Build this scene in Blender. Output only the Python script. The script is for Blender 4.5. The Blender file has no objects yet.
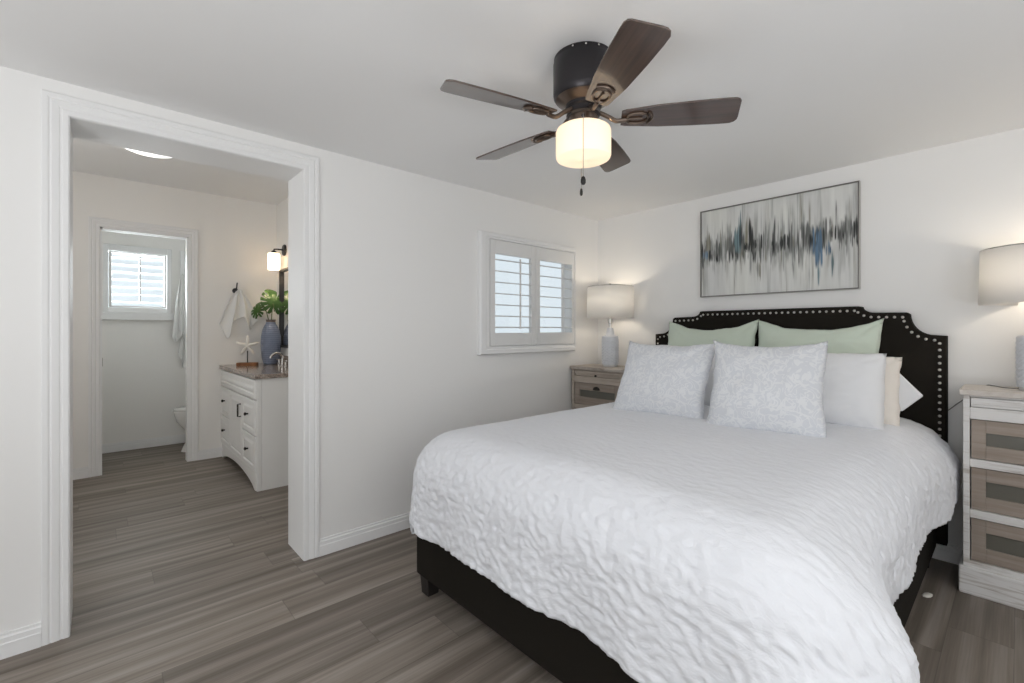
import bpy, bmesh, math, random
from mathutils import Vector, Matrix, noise
random.seed(7)
S = bpy.context.scene
COL = S.collection
PI = math.pi

# ------------------------------------------------------------------ camera
F_PX = 458.0; YAW = math.radians(47.96); CAM_H = 1.2
cam = bpy.data.cameras.new('camera')
cam.sensor_fit = 'HORIZONTAL'; cam.sensor_width = 36.0
cam.lens = F_PX / 1024.0 * 36.0
cam.shift_y = -(341.5 - 330.5) / 1024.0
cam.clip_start = 0.02
camo = bpy.data.objects.new('camera', cam); COL.objects.link(camo)
camo.location = (2.5025, -3.282, CAM_H)
camo.rotation_euler = (PI / 2, 0, YAW)
S.camera = camo

# ------------------------------------------------------------------ world, daylight, added fill lights, exposure
world = bpy.data.worlds.new('daylight'); S.world = world; world.use_nodes = True
wn = world.node_tree.nodes; bg = wn['Background']
bg.inputs['Color'].default_value = (0.90, 0.95, 1.0, 1); bg.inputs['Strength'].default_value = 1.0

def area(name, loc, rot, sx, sy, power, color, spread=180):
    l = bpy.data.lights.new(name, 'AREA'); l.shape = 'RECTANGLE'; l.size = sx; l.size_y = sy
    l.energy = power; l.color = color; l.spread = math.radians(spread)
    o = bpy.data.objects.new(name, l); COL.objects.link(o); o.location = loc; o.rotation_euler = rot
    return o
# daylight through the wide opening behind the camera and through the window of the right wall
area('daylight_door', (2.3, -7.62, 1.15), (PI / 2, 0, 0), 3.0, 1.9, 3, (0.97, 0.99, 1.0))
area('daylight_side', (5.22, -5.4, 1.25), (0, PI / 2, 0), 1.7, 2.4, 3, (0.98, 0.99, 1.0))
area('bath_fill', (-1.2, -4.56, 1.5), (PI / 2 + 0.45, 0, 0), 0.8, 0.8, 10, (1.0, 0.97, 0.93))  # added fill, tilted up to brighten bathroom wall and ceiling; no known source
area('daylight_toilet', (-3.72, -2.95, 1.75), (0, -PI / 2, 0), 0.7, 0.7, 34, (0.97, 0.99, 1.0))
area('bounce_fill_rear', (3.1, -5.0, 0.40), (PI, 0, 0), 1.1, 1.1, 82, (0.975, 0.99, 1.0))  # added fill behind the camera, bounced off the ceiling; no lamp stands there
area('bounce_fill_side', (4.15, -3.5, 0.6), (PI, 0, 0), 0.9, 0.9, 52, (0.975, 0.99, 1.0))  # second added ceiling-bounce fill, unseen to the right of the camera
S.view_settings.view_transform = 'Standard'; S.view_settings.look = 'None'
S.view_settings.exposure = 0.0; S.view_settings.gamma = 1.0
S.view_settings.use_curve_mapping = False
try:
    S.cycles.max_bounces = 12; S.cycles.diffuse_bounces = 8; S.cycles.transparent_max_bounces = 12
    S.cycles.use_denoising = True; S.cycles.sample_clamp_indirect = 8
except Exception: pass

# ------------------------------------------------------------------ material helpers
def mat(name, color, rough=0.6, metal=0.0, spec=0.5, **kw):
    m = bpy.data.materials.new(name); m.use_nodes = True
    b = m.node_tree.nodes['Principled BSDF']
    b.inputs['Base Color'].default_value = (*color, 1)
    b.inputs['Roughness'].default_value = rough
    b.inputs['Metallic'].default_value = metal
    b.inputs['Specular IOR Level'].default_value = spec
    for k, v in kw.items():
        b.inputs[k.replace('_', ' ')].default_value = v
    return m
class NT:
    """tiny node-graph writer"""
    def __init__(s, m): s.t = m.node_tree; s.b = s.t.nodes.get('Principled BSDF'); s.out = s.t.nodes.get('Material Output')
    def n(s, typ, **kw):
        x = s.t.nodes.new(typ)
        for k, v in kw.items(): setattr(x, k, v)
        return x
    def link(s, a, b): s.t.links.new(a, b)
    def setin(s, sock, v):
        if hasattr(v, 'is_output') or isinstance(v, bpy.types.NodeSocket): s.link(v, sock)
        else: sock.default_value = v
    def math(s, op, a, b=0.0, c=None, clamp=False):
        x = s.n('ShaderNodeMath', operation=op); x.use_clamp = clamp
        s.setin(x.inputs[0], a); s.setin(x.inputs[1], b)
        if c is not None: s.setin(x.inputs[2], c)
        return x.outputs[0]
    def coord(s, kind='Object'): return s.n('ShaderNodeTexCoord').outputs[kind]
    def mapping(s, v, scale=(1, 1, 1), loc=(0, 0, 0), rot=(0, 0, 0)):
        x = s.n('ShaderNodeMapping'); s.link(v, x.inputs['Vector'])
        x.inputs['Scale'].default_value = scale; x.inputs['Location'].default_value = loc; x.inputs['Rotation'].default_value = rot
        return x.outputs[0]
    def noise(s, v, scale, detail=4, rough=0.55, dist=0.0):
        x = s.n('ShaderNodeTexNoise'); s.link(v, x.inputs['Vector'])
        x.inputs['Scale'].default_value = scale; x.inputs['Detail'].default_value = detail
        x.inputs['Roughness'].default_value = rough; x.inputs['Distortion'].default_value = dist
        return x.outputs['Fac']
    def ramp(s, f, stops):
        x = s.n('ShaderNodeValToRGB'); e = x.color_ramp.elements
        while len(e) < len(stops): e.new(0.5)
        for i, (p, c) in enumerate(stops): e[i].position = p; e[i].color = (*c, 1)
        s.link(f, x.inputs[0]); return x.outputs[0]
    def mix(s, f, a, b, blend='MIX'):
        x = s.n('ShaderNodeMix', data_type='RGBA', blend_type=blend)
        s.setin(x.inputs[0], f)
        for i, v in ((6, a), (7, b)):
            if isinstance(v, tuple): x.inputs[i].default_value = (*v, 1)
            else: s.link(v, x.inputs[i])
        return x.outputs[2]
    def base(s, c): s.link(c, s.b.inputs['Base Color'])
    def bump(s, h, strength=0.3, dist=0.01):
        x = s.n('ShaderNodeBump'); x.inputs['Strength'].default_value = strength; x.inputs['Distance'].default_value = dist
        s.link(h, x.inputs['Height']); s.link(x.outputs[0], s.b.inputs['Normal'])

def paint(name, c, rough=0.55, b=0.03, scale=220):
    m = mat(name, c, rough, spec=0.3); g = NT(m); v = g.coord()
    g.bump(g.noise(v, scale, 2), b, 0.002)
    n = g.noise(v, 1.3, 3)
    g.base(g.mix(n, tuple(x * 0.985 for x in c), tuple(min(1, x * 1.01) for x in c)))
    return m
M = {}
M['wall'] = paint('wall_paint', (0.83, 0.825, 0.815))
M['ceil'] = paint('ceiling_paint', (0.86, 0.86, 0.86), 0.8)
M['bathwall'] = paint('bath_wall_paint', (0.86, 0.845, 0.82))
M['trim'] = paint('trim_paint', (0.82, 0.82, 0.82), 0.55, 0.01)
M['shutter'] = paint('shutter_paint', (0.76, 0.76, 0.755), 0.35, 0.01)
M['vanity'] = paint('vanity_paint', (0.80, 0.795, 0.78), 0.35, 0.01)

def wood_floor():
    m = mat('vinyl_plank_floor', (0.2, 0.18, 0.16), 0.5, spec=0.28); g = NT(m)
    sep = g.n('ShaderNodeSeparateXYZ'); g.link(g.coord(), sep.inputs[0])
    X, Y = sep.outputs[0], sep.outputs[1]
    W, L = 0.182, 1.22
    rowf = g.math('DIVIDE', g.math('ADD', X, 0.06), W); row = g.math('FLOOR', rowf)
    wn1 = g.n('ShaderNodeTexWhiteNoise', noise_dimensions='1D'); g.link(row, wn1.inputs['W'])
    colf = g.math('ADD', g.math('DIVIDE', Y, L), g.math('MULTIPLY', wn1.outputs['Value'], 7.0)); colr = g.math('FLOOR', colf)
    cmb = g.n('ShaderNodeCombineXYZ'); g.link(row, cmb.inputs[0]); g.link(colr, cmb.inputs[1])
    wn2 = g.n('ShaderNodeTexWhiteNoise', noise_dimensions='3D'); g.link(cmb.outputs[0], wn2.inputs['Vector'])
    rnd = wn2.outputs['Value']
    # grain coordinates, shifted from plank to plank
    c2 = g.n('ShaderNodeCombineXYZ'); g.link(X, c2.inputs[0]); g.link(g.math('ADD', Y, g.math('MULTIPLY', rnd, 40.0)), c2.inputs[1]); g.link(g.math('MULTIPLY', rnd, 9.0), c2.inputs[2])
    band = g.noise(g.mapping(c2.outputs[0], (22, 0.6, 1)), 1.0, 5, 0.55, 0.4)
    fine = g.noise(g.mapping(c2.outputs[0], (130, 2.2, 1)), 1.0, 4, 0.6)
    wv = g.n('ShaderNodeTexWave', wave_type='BANDS', bands_direction='X'); g.link(g.mapping(c2.outputs[0], (1, 0.16, 1)), wv.inputs['Vector'])
    wv.inputs['Scale'].default_value = 3; wv.inputs['Distortion'].default_value = 7; wv.inputs['Detail'].default_value = 3; wv.inputs['Detail Scale'].default_value = 1.6
    t = g.math('ADD', g.math('MULTIPLY', band, 0.62), g.math('ADD', g.math('MULTIPLY', fine, 0.24), g.math('MULTIPLY', wv.outputs['Fac'], 0.10)))
    c = g.ramp(t, [(0.30, (0.120, 0.097, 0.078)), (0.48, (0.215, 0.184, 0.156)), (0.66, (0.34, 0.30, 0.262))])
    br = g.math('ADD', 0.86, g.math('MULTIPLY', rnd, 0.26))
    hs = g.n('ShaderNodeHueSaturation'); g.link(c, hs.inputs['Color']); g.link(br, hs.inputs['Value'])
    def edge(f, w):
        fr = g.math('FRACT', f); d = g.math('MINIMUM', fr, g.math('SUBTRACT', 1.0, fr)); return g.math('LESS_THAN', d, w)
    seam = g.math('MAXIMUM', edge(rowf, 0.007), edge(colf, 0.0012))
    g.base(g.mix(g.math('MULTIPLY', seam, 0.32), hs.outputs[0], (0.04, 0.035, 0.03)))
    g.bump(g.math('SUBTRACT', g.math('MULTIPLY', fine, 0.3), seam), 0.15, 0.003)
    g.link(g.math('ADD', 0.42, g.math('MULTIPLY', fine, 0.2)), g.b.inputs['Roughness'])
    return m
M['floor'] = wood_floor()

def fabric(name, c, scale=500, b=0.15, rough=0.9, c2=None):
    m = mat(name, c, rough, spec=0.15); g = NT(m); v = g.coord()
    f = g.noise(v, scale, 2); g.bump(f, b, 0.002)
    if c2: g.base(g.mix(g.noise(v, 30, 4), c, c2))
    m.node_tree.nodes['Principled BSDF'].inputs['Sheen Weight'].default_value = 0.0 if c[0] < 0.1 else 0.12
    return m
M['headboard'] = fabric('dark_brown_linen', (0.0125, 0.0105, 0.008), 700, 0.25, 0.85, (0.016, 0.0135, 0.0105))
M['sham'] = fabric('white_cotton', (0.78, 0.785, 0.80), 500, 0.1)
M['cream'] = fabric('warm_lit_cotton', (0.80, 0.75, 0.69), 500, 0.1)  # white pillowcase with warm light put into its base colour
M['green'] = fabric('sage_cotton', (0.60, 0.68, 0.58), 500, 0.12, c2=(0.63, 0.70, 0.61))
M['terry'] = fabric('terry_towel', (0.80, 0.80, 0.79), 350, 0.5)
M['mattress'] = fabric('mattress_ticking', (0.75, 0.75, 0.74))

def quilt_mat():
    m = mat('white_ruched_quilt', (0.785, 0.80, 0.84), 0.85, spec=0.2); g = NT(m); v = g.coord('UV')
    a = g.noise(g.mapping(v, (26, 48, 1)), 1.0, 4, 0.6, 1.2)
    vo = g.n('ShaderNodeTexVoronoi', feature='SMOOTH_F1'); g.link(g.mapping(v, (20, 34, 1)), vo.inputs['Vector']); vo.inputs['Scale'].default_value = 1.0
    f = g.noise(v, 260, 3)
    h = g.math('ADD', g.math('MULTIPLY', a, 0.6), g.math('ADD', g.math('MULTIPLY', vo.outputs['Distance'], 0.5), g.math('MULTIPLY', f, 0.12)))
    g.bump(h, 0.42, 0.012)
    return m
M['quilt'] = quilt_mat()

def damask():
    m = mat('pale_scroll_print', (0.7, 0.72, 0.75), 0.85, spec=0.2); g = NT(m); v = g.coord()
    w = g.mapping(v, (1, 0.35, 1))
    n1 = g.noise(w, 18, 1.5, 0.5, 2.2)
    line = g.math('ABSOLUTE', g.math('SUBTRACT', n1, 0.5))
    k = g.math('LESS_THAN', line, 0.045)
    n2 = g.noise(w, 22, 1.0, 0.5, 1.6); k2 = g.math('GREATER_THAN', n2, 0.62)
    kk = g.math('MAXIMUM', k, k2)
    g.base(g.mix(kk, (0.66, 0.68, 0.72), (0.74, 0.755, 0.78)))
    g.bump(g.math('ADD', kk, g.noise(v, 400, 2)), 0.12, 0.002)
    return m
M['damask'] = damask()

def washed(name, a, b, lo=0.42, hi=0.62, sc=(3, 3, 60)):
    """whitewash brushed over bare wood, grain along the longest axis chosen by sc"""
    m = mat(name, a, 0.6, spec=0.25); g = NT(m); v = g.coord()
    n = g.noise(g.mapping(v, sc), 1.0, 6, 0.65, 0.4)
    n2 = g.noise(v, 6, 3)
    t = g.math('ADD', g.math('MULTIPLY', n, 0.8), g.math('MULTIPLY', n2, 0.2))
    g.base(g.ramp(t, [(lo, b), (hi, a)]))
    g.bump(n, 0.2, 0.003)
    return m
M['white_wash'] = washed('whitewashed_wood', (0.72, 0.71, 0.70), (0.40, 0.35, 0.31), 0.34, 0.50)
M['white_wash_top'] = washed('whitewashed_top', (0.66, 0.62, 0.58), (0.42, 0.36, 0.31), 0.36, 0.52, (3, 50, 3))
M['tan_wood'] = washed('driftwood_brown', (0.36, 0.305, 0.262), (0.27, 0.22, 0.185), 0.35, 0.6)
M['old_wash'] = washed('worn_greige_wood', (0.50, 0.44, 0.38), (0.33, 0.275, 0.23), 0.38, 0.55)
M['old_wash_top'] = washed('worn_greige_top', (0.53, 0.48, 0.43), (0.30, 0.25, 0.21), 0.38, 0.53, (3, 50, 3))
M['dark_iron'] = mat('dark_iron', (0.03, 0.026, 0.024), 0.45, 0.8)
M['inset'] = mat('smoky_inset', (0.13, 0.125, 0.105), 0.25)
M['black_wood'] = mat('black_leg', (0.012, 0.010, 0.009), 0.5)
M['nail'] = mat('pewter_nail', (0.62, 0.60, 0.57), 0.3, 0.85)
M['bronze'] = mat('dark_bronze', (0.040, 0.037, 0.040), 0.36, 0.7)
M['bronze2'] = mat('brushed_bronze', (0.17, 0.13, 0.105), 0.3, 0.9)
M['steel'] = mat('brushed_steel', (0.60, 0.58, 0.56), 0.25, 1.0)
M['porcelain'] = mat('porcelain', (0.80, 0.79, 0.77), 0.12)
M['frame_metal'] = mat('pewter_frame', (0.20, 0.19, 0.18), 0.35, 0.7)
M['frame_side'] = mat('silver_leaf', (0.55, 0.54, 0.52), 0.4, 0.5)
M['black_frame'] = mat('black_frame', (0.015, 0.013, 0.012), 0.4)
M['mirror'] = mat('mirror_glass', (0.85, 0.86, 0.86), 0.02, 1.0)
M['leaf'] = mat('monstera_green', (0.040, 0.105, 0.016), 0.4)
M['stem'] = mat('stem_green', (0.10, 0.13, 0.04), 0.5)
M['cable'] = mat('grey_cable', (0.16, 0.16, 0.155), 0.5)
M['latch'] = mat('steel_latch', (0.35, 0.33, 0.30), 0.35, 0.9)
M['paper'] = mat('paper', (0.75, 0.72, 0.66), 0.8)
M['plate_pl'] = mat('white_plastic', (0.78, 0.78, 0.76), 0.4)

def blade_mat():
    m = mat('walnut_blade', (0.07, 0.045, 0.035), 0.3, spec=0.4, Coat_Weight=1.0, Coat_Roughness=0.12, Coat_IOR=1.65); g = NT(m); v = g.coord()
    n = g.noise(g.mapping(v, (3, 70, 3)), 1.0, 5, 0.6, 0.3)
    g.base(g.ramp(n, [(0.3, (0.034, 0.017, 0.011)), (0.7, (0.078, 0.043, 0.029))]))
    g.link(g.math('ADD', 0.26, g.math('MULTIPLY', n, 0.2)), g.b.inputs['Roughness'])
    return m
M['blade'] = blade_mat()

def granite():
    m = mat('brown_granite', (0.3, 0.26, 0.23), 0.15); g = NT(m); v = g.coord()
    n = g.noise(v, 75, 4, 0.7); n2 = g.noise(v, 22, 2)
    t = g.math('ADD', g.math('MULTIPLY', n, 0.75), g.math('MULTIPLY', n2, 0.25))
    g.base(g.ramp(t, [(0.36, (0.06, 0.05, 0.045)), (0.5, (0.30, 0.24, 0.20)), (0.62, (0.52, 0.46, 0.41))]))
    return m
M['granite'] = granite()

def vase_mat():
    m = mat('slate_blue_ceramic', (0.2, 0.24, 0.33), 0.45); g = NT(m); v = g.coord()
    sep = g.n('ShaderNodeSeparateXYZ'); g.link(v, sep.inputs[0])
    w = g.math('SINE', g.math('ADD', g.math('MULTIPLY', sep.outputs[2], 330.0), g.math('MULTIPLY', g.noise(v, 14, 2), 2.0)))
    g.base(g.mix(g.math('MULTIPLY', g.math('ADD', w, 1.0), 0.5), (0.155, 0.185, 0.265), (0.24, 0.275, 0.365)))
    g.bump(w, 0.4, 0.004)
    return m
M['vase'] = vase_mat()
M['vase_neck'] = mat('vase_rim_brown', (0.16, 0.12, 0.10), 0.5)
M['base_wood'] = washed('stained_block', (0.30, 0.135, 0.06), (0.17, 0.07, 0.03), 0.35, 0.6, (30, 3, 3))

def translucent(name, c, rough=0.9, trans=0.5, emit=None, es=0.0, weave=False):
    m = bpy.data.materials.new(name); m.use_nodes = True; t = m.node_tree; b = t.nodes['Principled BSDF']; out = t.nodes['Material Output']
    b.inputs['Base Color'].default_value = (*c, 1); b.inputs['Roughness'].default_value = rough
    if emit: b.inputs['Emission Color'].default_value = (*emit, 1); b.inputs['Emission Strength'].default_value = es
    tr = t.nodes.new('ShaderNodeBsdfTranslucent'); tr.inputs[0].default_value = (*c, 1)
    mx = t.nodes.new('ShaderNodeMixShader'); mx.inputs[0].default_value = trans
    t.links.new(b.outputs[0], mx.inputs[1]); t.links.new(tr.outputs[0], mx.inputs[2]); t.links.new(mx.outputs[0], out.inputs[0])
    if weave:
        g = NT(m); g.bump(g.noise(g.mapping(g.coord(), (1, 1, 3)), 300, 2), 0.1, 0.001)
    return m
M['shade'] = translucent('linen_lampshade', (0.93, 0.915, 0.89), 0.9, 0.36, weave=True)
M['opal'] = translucent('opal_glass', (0.90, 0.85, 0.76), 0.25, 0.45, (1.0, 0.86, 0.71), 0.55)
M['sconce'] = translucent('sconce_glass', (0.95, 0.9, 0.82), 0.25, 0.4, (1.0, 0.86, 0.66), 1.3)
M['glow'] = mat('lit_diffuser', (0.9, 0.9, 0.9), 0.5, Emission_Color=(1.0, 0.98, 0.95, 1), Emission_Strength=2.2)
M['bulb'] = mat('lit_bulb', (1, 0.9, 0.75), 0.5, Emission_Color=(1.0, 0.83, 0.6, 1), Emission_Strength=5.0)

def pane():
    m = bpy.data.materials.new('window_pane'); m.use_nodes = True; t = m.node_tree
    for n in list(t.nodes):
        if n.type == 'BSDF_PRINCIPLED': t.nodes.remove(n)
    out = t.nodes['Material Output']
    a = t.nodes.new('ShaderNodeBsdfTransparent'); a.inputs[0].default_value = (0.93, 0.96, 0.97, 1)
    b = t.nodes.new('ShaderNodeBsdfGlossy'); b.inputs['Roughness'].default_value = 0.02
    mx = t.nodes.new('ShaderNodeMixShader'); mx.inputs[0].default_value = 0.05; t.links.new(a.outputs[0], mx.inputs[1]); t.links.new(b.outputs[0], mx.inputs[2])
    t.links.new(mx.outputs[0], out.inputs[0]); return m
M['pane'] = pane()

def lamp_ceramic():
    m = mat('white_embossed_ceramic', (0.68, 0.70, 0.74), 0.3); g = NT(m)
    return m
M['ceramic'] = lamp_ceramic()
M['acrylic'] = mat('clear_base', (0.75, 0.75, 0.75), 0.1, spec=0.6)
M['siding'] = paint('pale_siding', (0.72, 0.74, 0.78), 0.7)
M['darkpane'] = mat('far_window_glass', (0.12, 0.13, 0.15), 0.2)
M['rooftile'] = mat('far_roof', (0.32, 0.27, 0.25), 0.8)

# ------------------------------------------------------------------ geometry helpers
class B:
    """collects shapes, then becomes ONE mesh object"""
    def __init__(s): s.bm = bmesh.new()
    def box(s, x0, x1, y0, y1, z0, z1):
        v = [s.bm.verts.new((x, y, z)) for z in (z0, z1) for y in (y0, y1) for x in (x0, x1)]
        for f in ((0, 2, 3, 1), (4, 5, 7, 6), (0, 1, 5, 4), (2, 6, 7, 3), (0, 4, 6, 2), (1, 3, 7, 5)):
            s.bm.faces.new([v[i] for i in f])
        return s
    def loft(s, rings, cap0=True, cap1=True, closed=True):
        R = [[s.bm.verts.new(p) for p in r] for r in rings]
        n = len(R[0])
        for a, b in zip(R[:-1], R[1:]):
            for i in range(n if closed else n - 1):
                j = (i + 1) % n; s.bm.faces.new((a[i], a[j], b[j], b[i]))
        if cap0: s.bm.faces.new(R[0][::-1])
        if cap1: s.bm.faces.new(R[-1])
        return s
    def lathe(s, prof, n=40, c=(0, 0), cap0=True, cap1=True):
        rings = [[(c[0] + r * math.cos(2 * PI * i / n), c[1] + r * math.sin(2 * PI * i / n), z) for i in range(n)] for r, z in prof]
        return s.loft(rings, cap0, cap1)
    def tube(s, pts, r, n=10, cap=True):
        pts = [Vector(p) for p in pts]; rings = []
        up = Vector((0, 0, 1)); prev = None
        for i, p in enumerate(pts):
            d = (pts[min(i + 1, len(pts) - 1)] - pts[max(i - 1, 0)]).normalized()
            if prev is None:
                a = d.cross(up)
                if a.length < 1e-3: a = d.cross(Vector((1, 0, 0)))
            else: a = prev - d * prev.dot(d)
            a.normalize(); prev = a; b = d.cross(a)
            rr = r[i] if isinstance(r, (list, tuple)) else r
            rings.append([p + a * rr * math.cos(2 * PI * k / n) + b * rr * math.sin(2 * PI * k / n) for k in range(n)])
        return s.loft(rings, cap, cap)
    def prism(s, poly, axis, a, b):
        """extrude a 2-D outline along an axis; outline is (y,z) for 'x', (x,z) for 'y', (x,y) for 'z'"""
        def P(p, t): return {'x': (t, p[0], p[1]), 'y': (p[0], t, p[1]), 'z': (p[0], p[1], t)}[axis]
        return s.loft([[P(p, a) for p in poly], [P(p, b) for p in poly]])
    def frame(s, x0, x1, z0, z1, w, y0, y1):
        """rectangular picture-frame ring in the XZ plane"""
        s.box(x0, x0 + w, y0, y1, z0, z1); s.box(x1 - w, x1, y0, y1, z0, z1)
        s.box(x0 + w, x1 - w, y0, y1, z0, z0 + w); s.box(x0 + w, x1 - w, y0, y1, z1 - w, z1); return s
    def xf(s, m): bmesh.ops.transform(s.bm, matrix=m, verts=s.bm.verts); return s
    def obj(s, name, m, parent=None, bevel=0, smooth=False, seg=2, **props):
        bmesh.ops.recalc_face_normals(s.bm, faces=s.bm.faces)
        me = bpy.data.meshes.new(name); s.bm.to_mesh(me); s.bm.free()
        o = bpy.data.objects.new(name, me); COL.objects.link(o)
        me.materials.append(m)
        if smooth:
            for p in me.polygons: p.use_smooth = True
            if smooth != 'all':
                try: me.set_sharp_from_angle(angle=math.radians(40))
                except Exception: pass
        if bevel:
            md = o.modifiers.new('bevel', 'BEVEL'); md.width = bevel; md.segments = seg; md.limit_method = 'ANGLE'; md.angle_limit = math.radians(40)
        if parent: o.parent = parent
        for k, v in props.items(): o[k] = v
        return o
def thing(name, label, cat, loc=(0, 0, 0), rz=0, group=None):
    o = bpy.data.objects.new(name, None); COL.objects.link(o); o.empty_display_size = 0.1
    o.location = loc; o.rotation_euler = (0, 0, rz); o['label'] = label; o['category'] = cat
    if group: o['group'] = group
    return o
def tag(o, label, cat, group=None):
    o['label'] = label; o['category'] = cat
    if group: o['group'] = group
    return o
def struct(o, label, cat):
    o['kind'] = 'structure'; o['label'] = label; o['category'] = cat; return o
def dup(root, loc, rz=0, label=None):
    r = root.copy(); COL.objects.link(r); r.location = loc; r.rotation_euler = (0, 0, rz)
    if label: r['label'] = label
    def rec(src, dst):
        for ch in list(src.children):
            c = ch.copy(); COL.objects.link(c); c.parent = dst; rec(ch, c)
    rec(root, r); return r

# ================================================================== THE SETTING
H1, H2 = 2.17, 2.485            # bedroom and bathroom ceilings
XR, YF = 5.2, -7.6            # right wall, wall behind the viewer
TW = 0.25                       # thickness of the wall with the opening
OY0, OY1, OZ = -3.368, -2.490, 2.04     # cased opening
WY0, WY1, WZ0, WZ1 = -1.235, -0.357, 1.105, 1.83   # bedroom window hole
XB, XW = -2.60, -3.50           # far wall of the bathroom, far wall of the toilet room
YV = -1.93                      # wall behind the vanity
DY0, DY1, DZ = -3.275, -2.672, 2.06     # toilet-room doorway

b = B(); b.box(XW - 0.1, XR + 0.1, YF - 0.1, 0.1, -0.06, 0.0)
struct(b.obj('floor', M['floor']), 'grey brown wood plank floor running through both rooms', 'floor')
b = B(); b.box(-0.02, XR + 0.1, YF - 0.1, 0.1, H1, H1 + 0.06)
struct(b.obj('ceiling', M['ceil']), 'flat white bedroom ceiling above the fan', 'ceiling')
b = B(); b.box(XW - 0.1, -TW + 0.01, -4.75, -1.4, H2, H2 + 0.06)
struct(b.obj('ceiling_bathroom', M['ceil']), 'higher white ceiling of the bathroom beyond the opening', 'ceiling')
# left wall with the opening and the window hole
b = B()
b.box(-TW, 0, YF - 0.1, OY0, 0, H2 + 0.05); b.box(-TW, 0, OY0, OY1, OZ, H2 + 0.05)
b.box(-TW, 0, OY1, YV + 0.1, 0, H2 + 0.05); b.box(-0.11, 0, YV + 0.1, WY0, 0, H2 + 0.05); b.box(-0.11, 0, WY1, 0.1, 0, H2 + 0.05)
b.box(-0.11, 0, WY0, WY1, 0, WZ0); b.box(-0.11, 0, WY0, WY1, WZ1, H2 + 0.05)
struct(b.obj('wall_left', M['wall']), 'white wall with the wide cased opening and the shuttered window', 'wall')
b = B(); b.box(0, XR + 0.1, 0, 0.1, 0, H1 + 0.05)
struct(b.obj('wall_back', M['wall']), 'white wall behind the headboard and the painting', 'wall')
b = B(); b.box(XR, XR + 0.1, YF, -6.7, 0, H1); b.box(XR, XR + 0.1, -4.1, 0, 0, H1); b.box(XR, XR + 0.1, -6.7, -4.1, 0, 0.35); b.box(XR, XR + 0.1, -6.7, -4.1, 2.12, H1)
struct(b.obj('wall_right', M['wall']), 'white wall right of the bed beyond the frame, with a window hole', 'wall')
b = B(); b.box(0, 0.75, YF - 0.1, YF, 0, H1); b.box(3.85, XR + 0.1, YF - 0.1, YF, 0, H1); b.box(0.75, 3.85, YF - 0.1, YF, 2.07, H1); b.box(0.75, 3.85, YF - 0.1, YF, 0, 0.1)
struct(b.obj('wall_front', M['wall']), 'white wall opposite the headboard with a wide window hole', 'wall')
# bathroom shell
b = B()
b.box(XB - 0.1, XB, -4.65, DY0, 0, H2); b.box(XB - 0.1, XB, DY1, YV + 0.1, 0, H2); b.box(XB - 0.1, XB, DY0, DY1, DZ, H2)
struct(b.obj('wall_bathroom_far', M['bathwall']), 'off white bathroom wall with the narrow doorway and towel hook', 'wall')
b = B(); b.box(XB, -TW, YV, YV + 0.1, 0, H2)
struct(b.obj('wall_bathroom_right', M['bathwall']), 'off white bathroom wall behind the vanity mirror', 'wall')
b = B(); b.box(XB, -TW, -4.65, -4.55, 0, 1.05); b.box(XB, -1.6, -4.65, -4.55, 1.05, H2); b.box(-0.8, -TW, -4.65, -4.55, 1.05, H2); b.box(-1.6, -0.8, -4.65, -4.55, 1.95, H2)
struct(b.obj('wall_bathroom_left', M['bathwall']), 'off white bathroom wall opposite the vanity', 'wall')
V1 = (-3.215, -2.755, 1.43, 1.985)      # toilet-room window holes  (y0,y1,z0,z1)
V2 = (-2.600, -2.36, 1.43, 1.985)
b = B()
b.box(XW - 0.1, XW, -3.8, V1[0], 0, H2); b.box(XW - 0.1, XW, V1[1], V2[0], 0, H2); b.box(XW - 0.1, XW, V2[1], -1.85, 0, H2)
for V in (V1, V2): b.box(XW - 0.1, XW, V[0], V[1], 0, V[2]); b.box(XW - 0.1, XW, V[0], V[1], V[3], H2)
struct(b.obj('wall_toilet_far', M['bathwall']), 'pale wall of the toilet room under its shuttered window', 'wall')
b = B(); b.box(XW, XB - 0.1, -1.95, -1.85, 0, H2)
struct(b.obj('wall_toilet_right', M['bathwall']), 'pale toilet room wall behind the toilet', 'wall')
b = B(); b.box(XW, XB - 0.1, -3.8, -3.7, 0, H2)
struct(b.obj('wall_toilet_left', M['bathwall']), 'pale toilet room wall opposite the toilet', 'wall')

# ---- moulded casing: profile across the width w, thickness t, stepped ogee
def casing_profile(w):
    # (distance from inner edge, projection)
    return [(0, 0), (0, 0.008), (0.004, 0.0105), (0.018, 0.0105), (0.021, 0.0085), (0.026, 0.0085), (0.030, 0.011), (w * 0.62, 0.0135), (w * 0.70, 0.011), (w * 0.78, 0.0145), (w - 0.004, 0.0145), (w, 0.012), (w, 0)]
def casing_x(bm, y0, y1, z1, w, x, sgn, z0=0.0, bottom=False):
    """casing round an opening in a wall of constant x, projecting sgn along x; mitred corners"""
    rings = []
    for d, p in casing_profile(w):
        pts = [(x + sgn * p, y0 - d, z0 - (d if bottom else 0)), (x + sgn * p, y0 - d, z1 + d), (x + sgn * p, y1 + d, z1 + d), (x + sgn * p, y1 + d, z0 - (d if bottom else 0))]
        rings.append(pts)
    bm.loft(rings, False, False, closed=bottom)
    if not bottom:
        for k in (0, 3):
            f = [v for v in bm.bm.verts if False]
    return bm
b = B(); casing_x(b, OY0, OY1, OZ, 0.078, 0.0, 1)
b.box(-TW - 0.004, 0.001, OY0 - 0.01, OY0 + 0.0015, 0, OZ); b.box(-TW - 0.004, 0.001, OY1 - 0.0015, OY1 + 0.01, 0, OZ); b.box(-TW - 0.004, 0.001, OY0 + 0.0015, OY1 - 0.0015, OZ - 0.0015, OZ + 0.01)
struct(b.obj('trim_1', M['trim']), 'white moulded casing and lining of the wide opening', 'trim')
b = B(); casing_x(b, DY0, DY1, DZ, 0.072, XB, 1)
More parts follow.
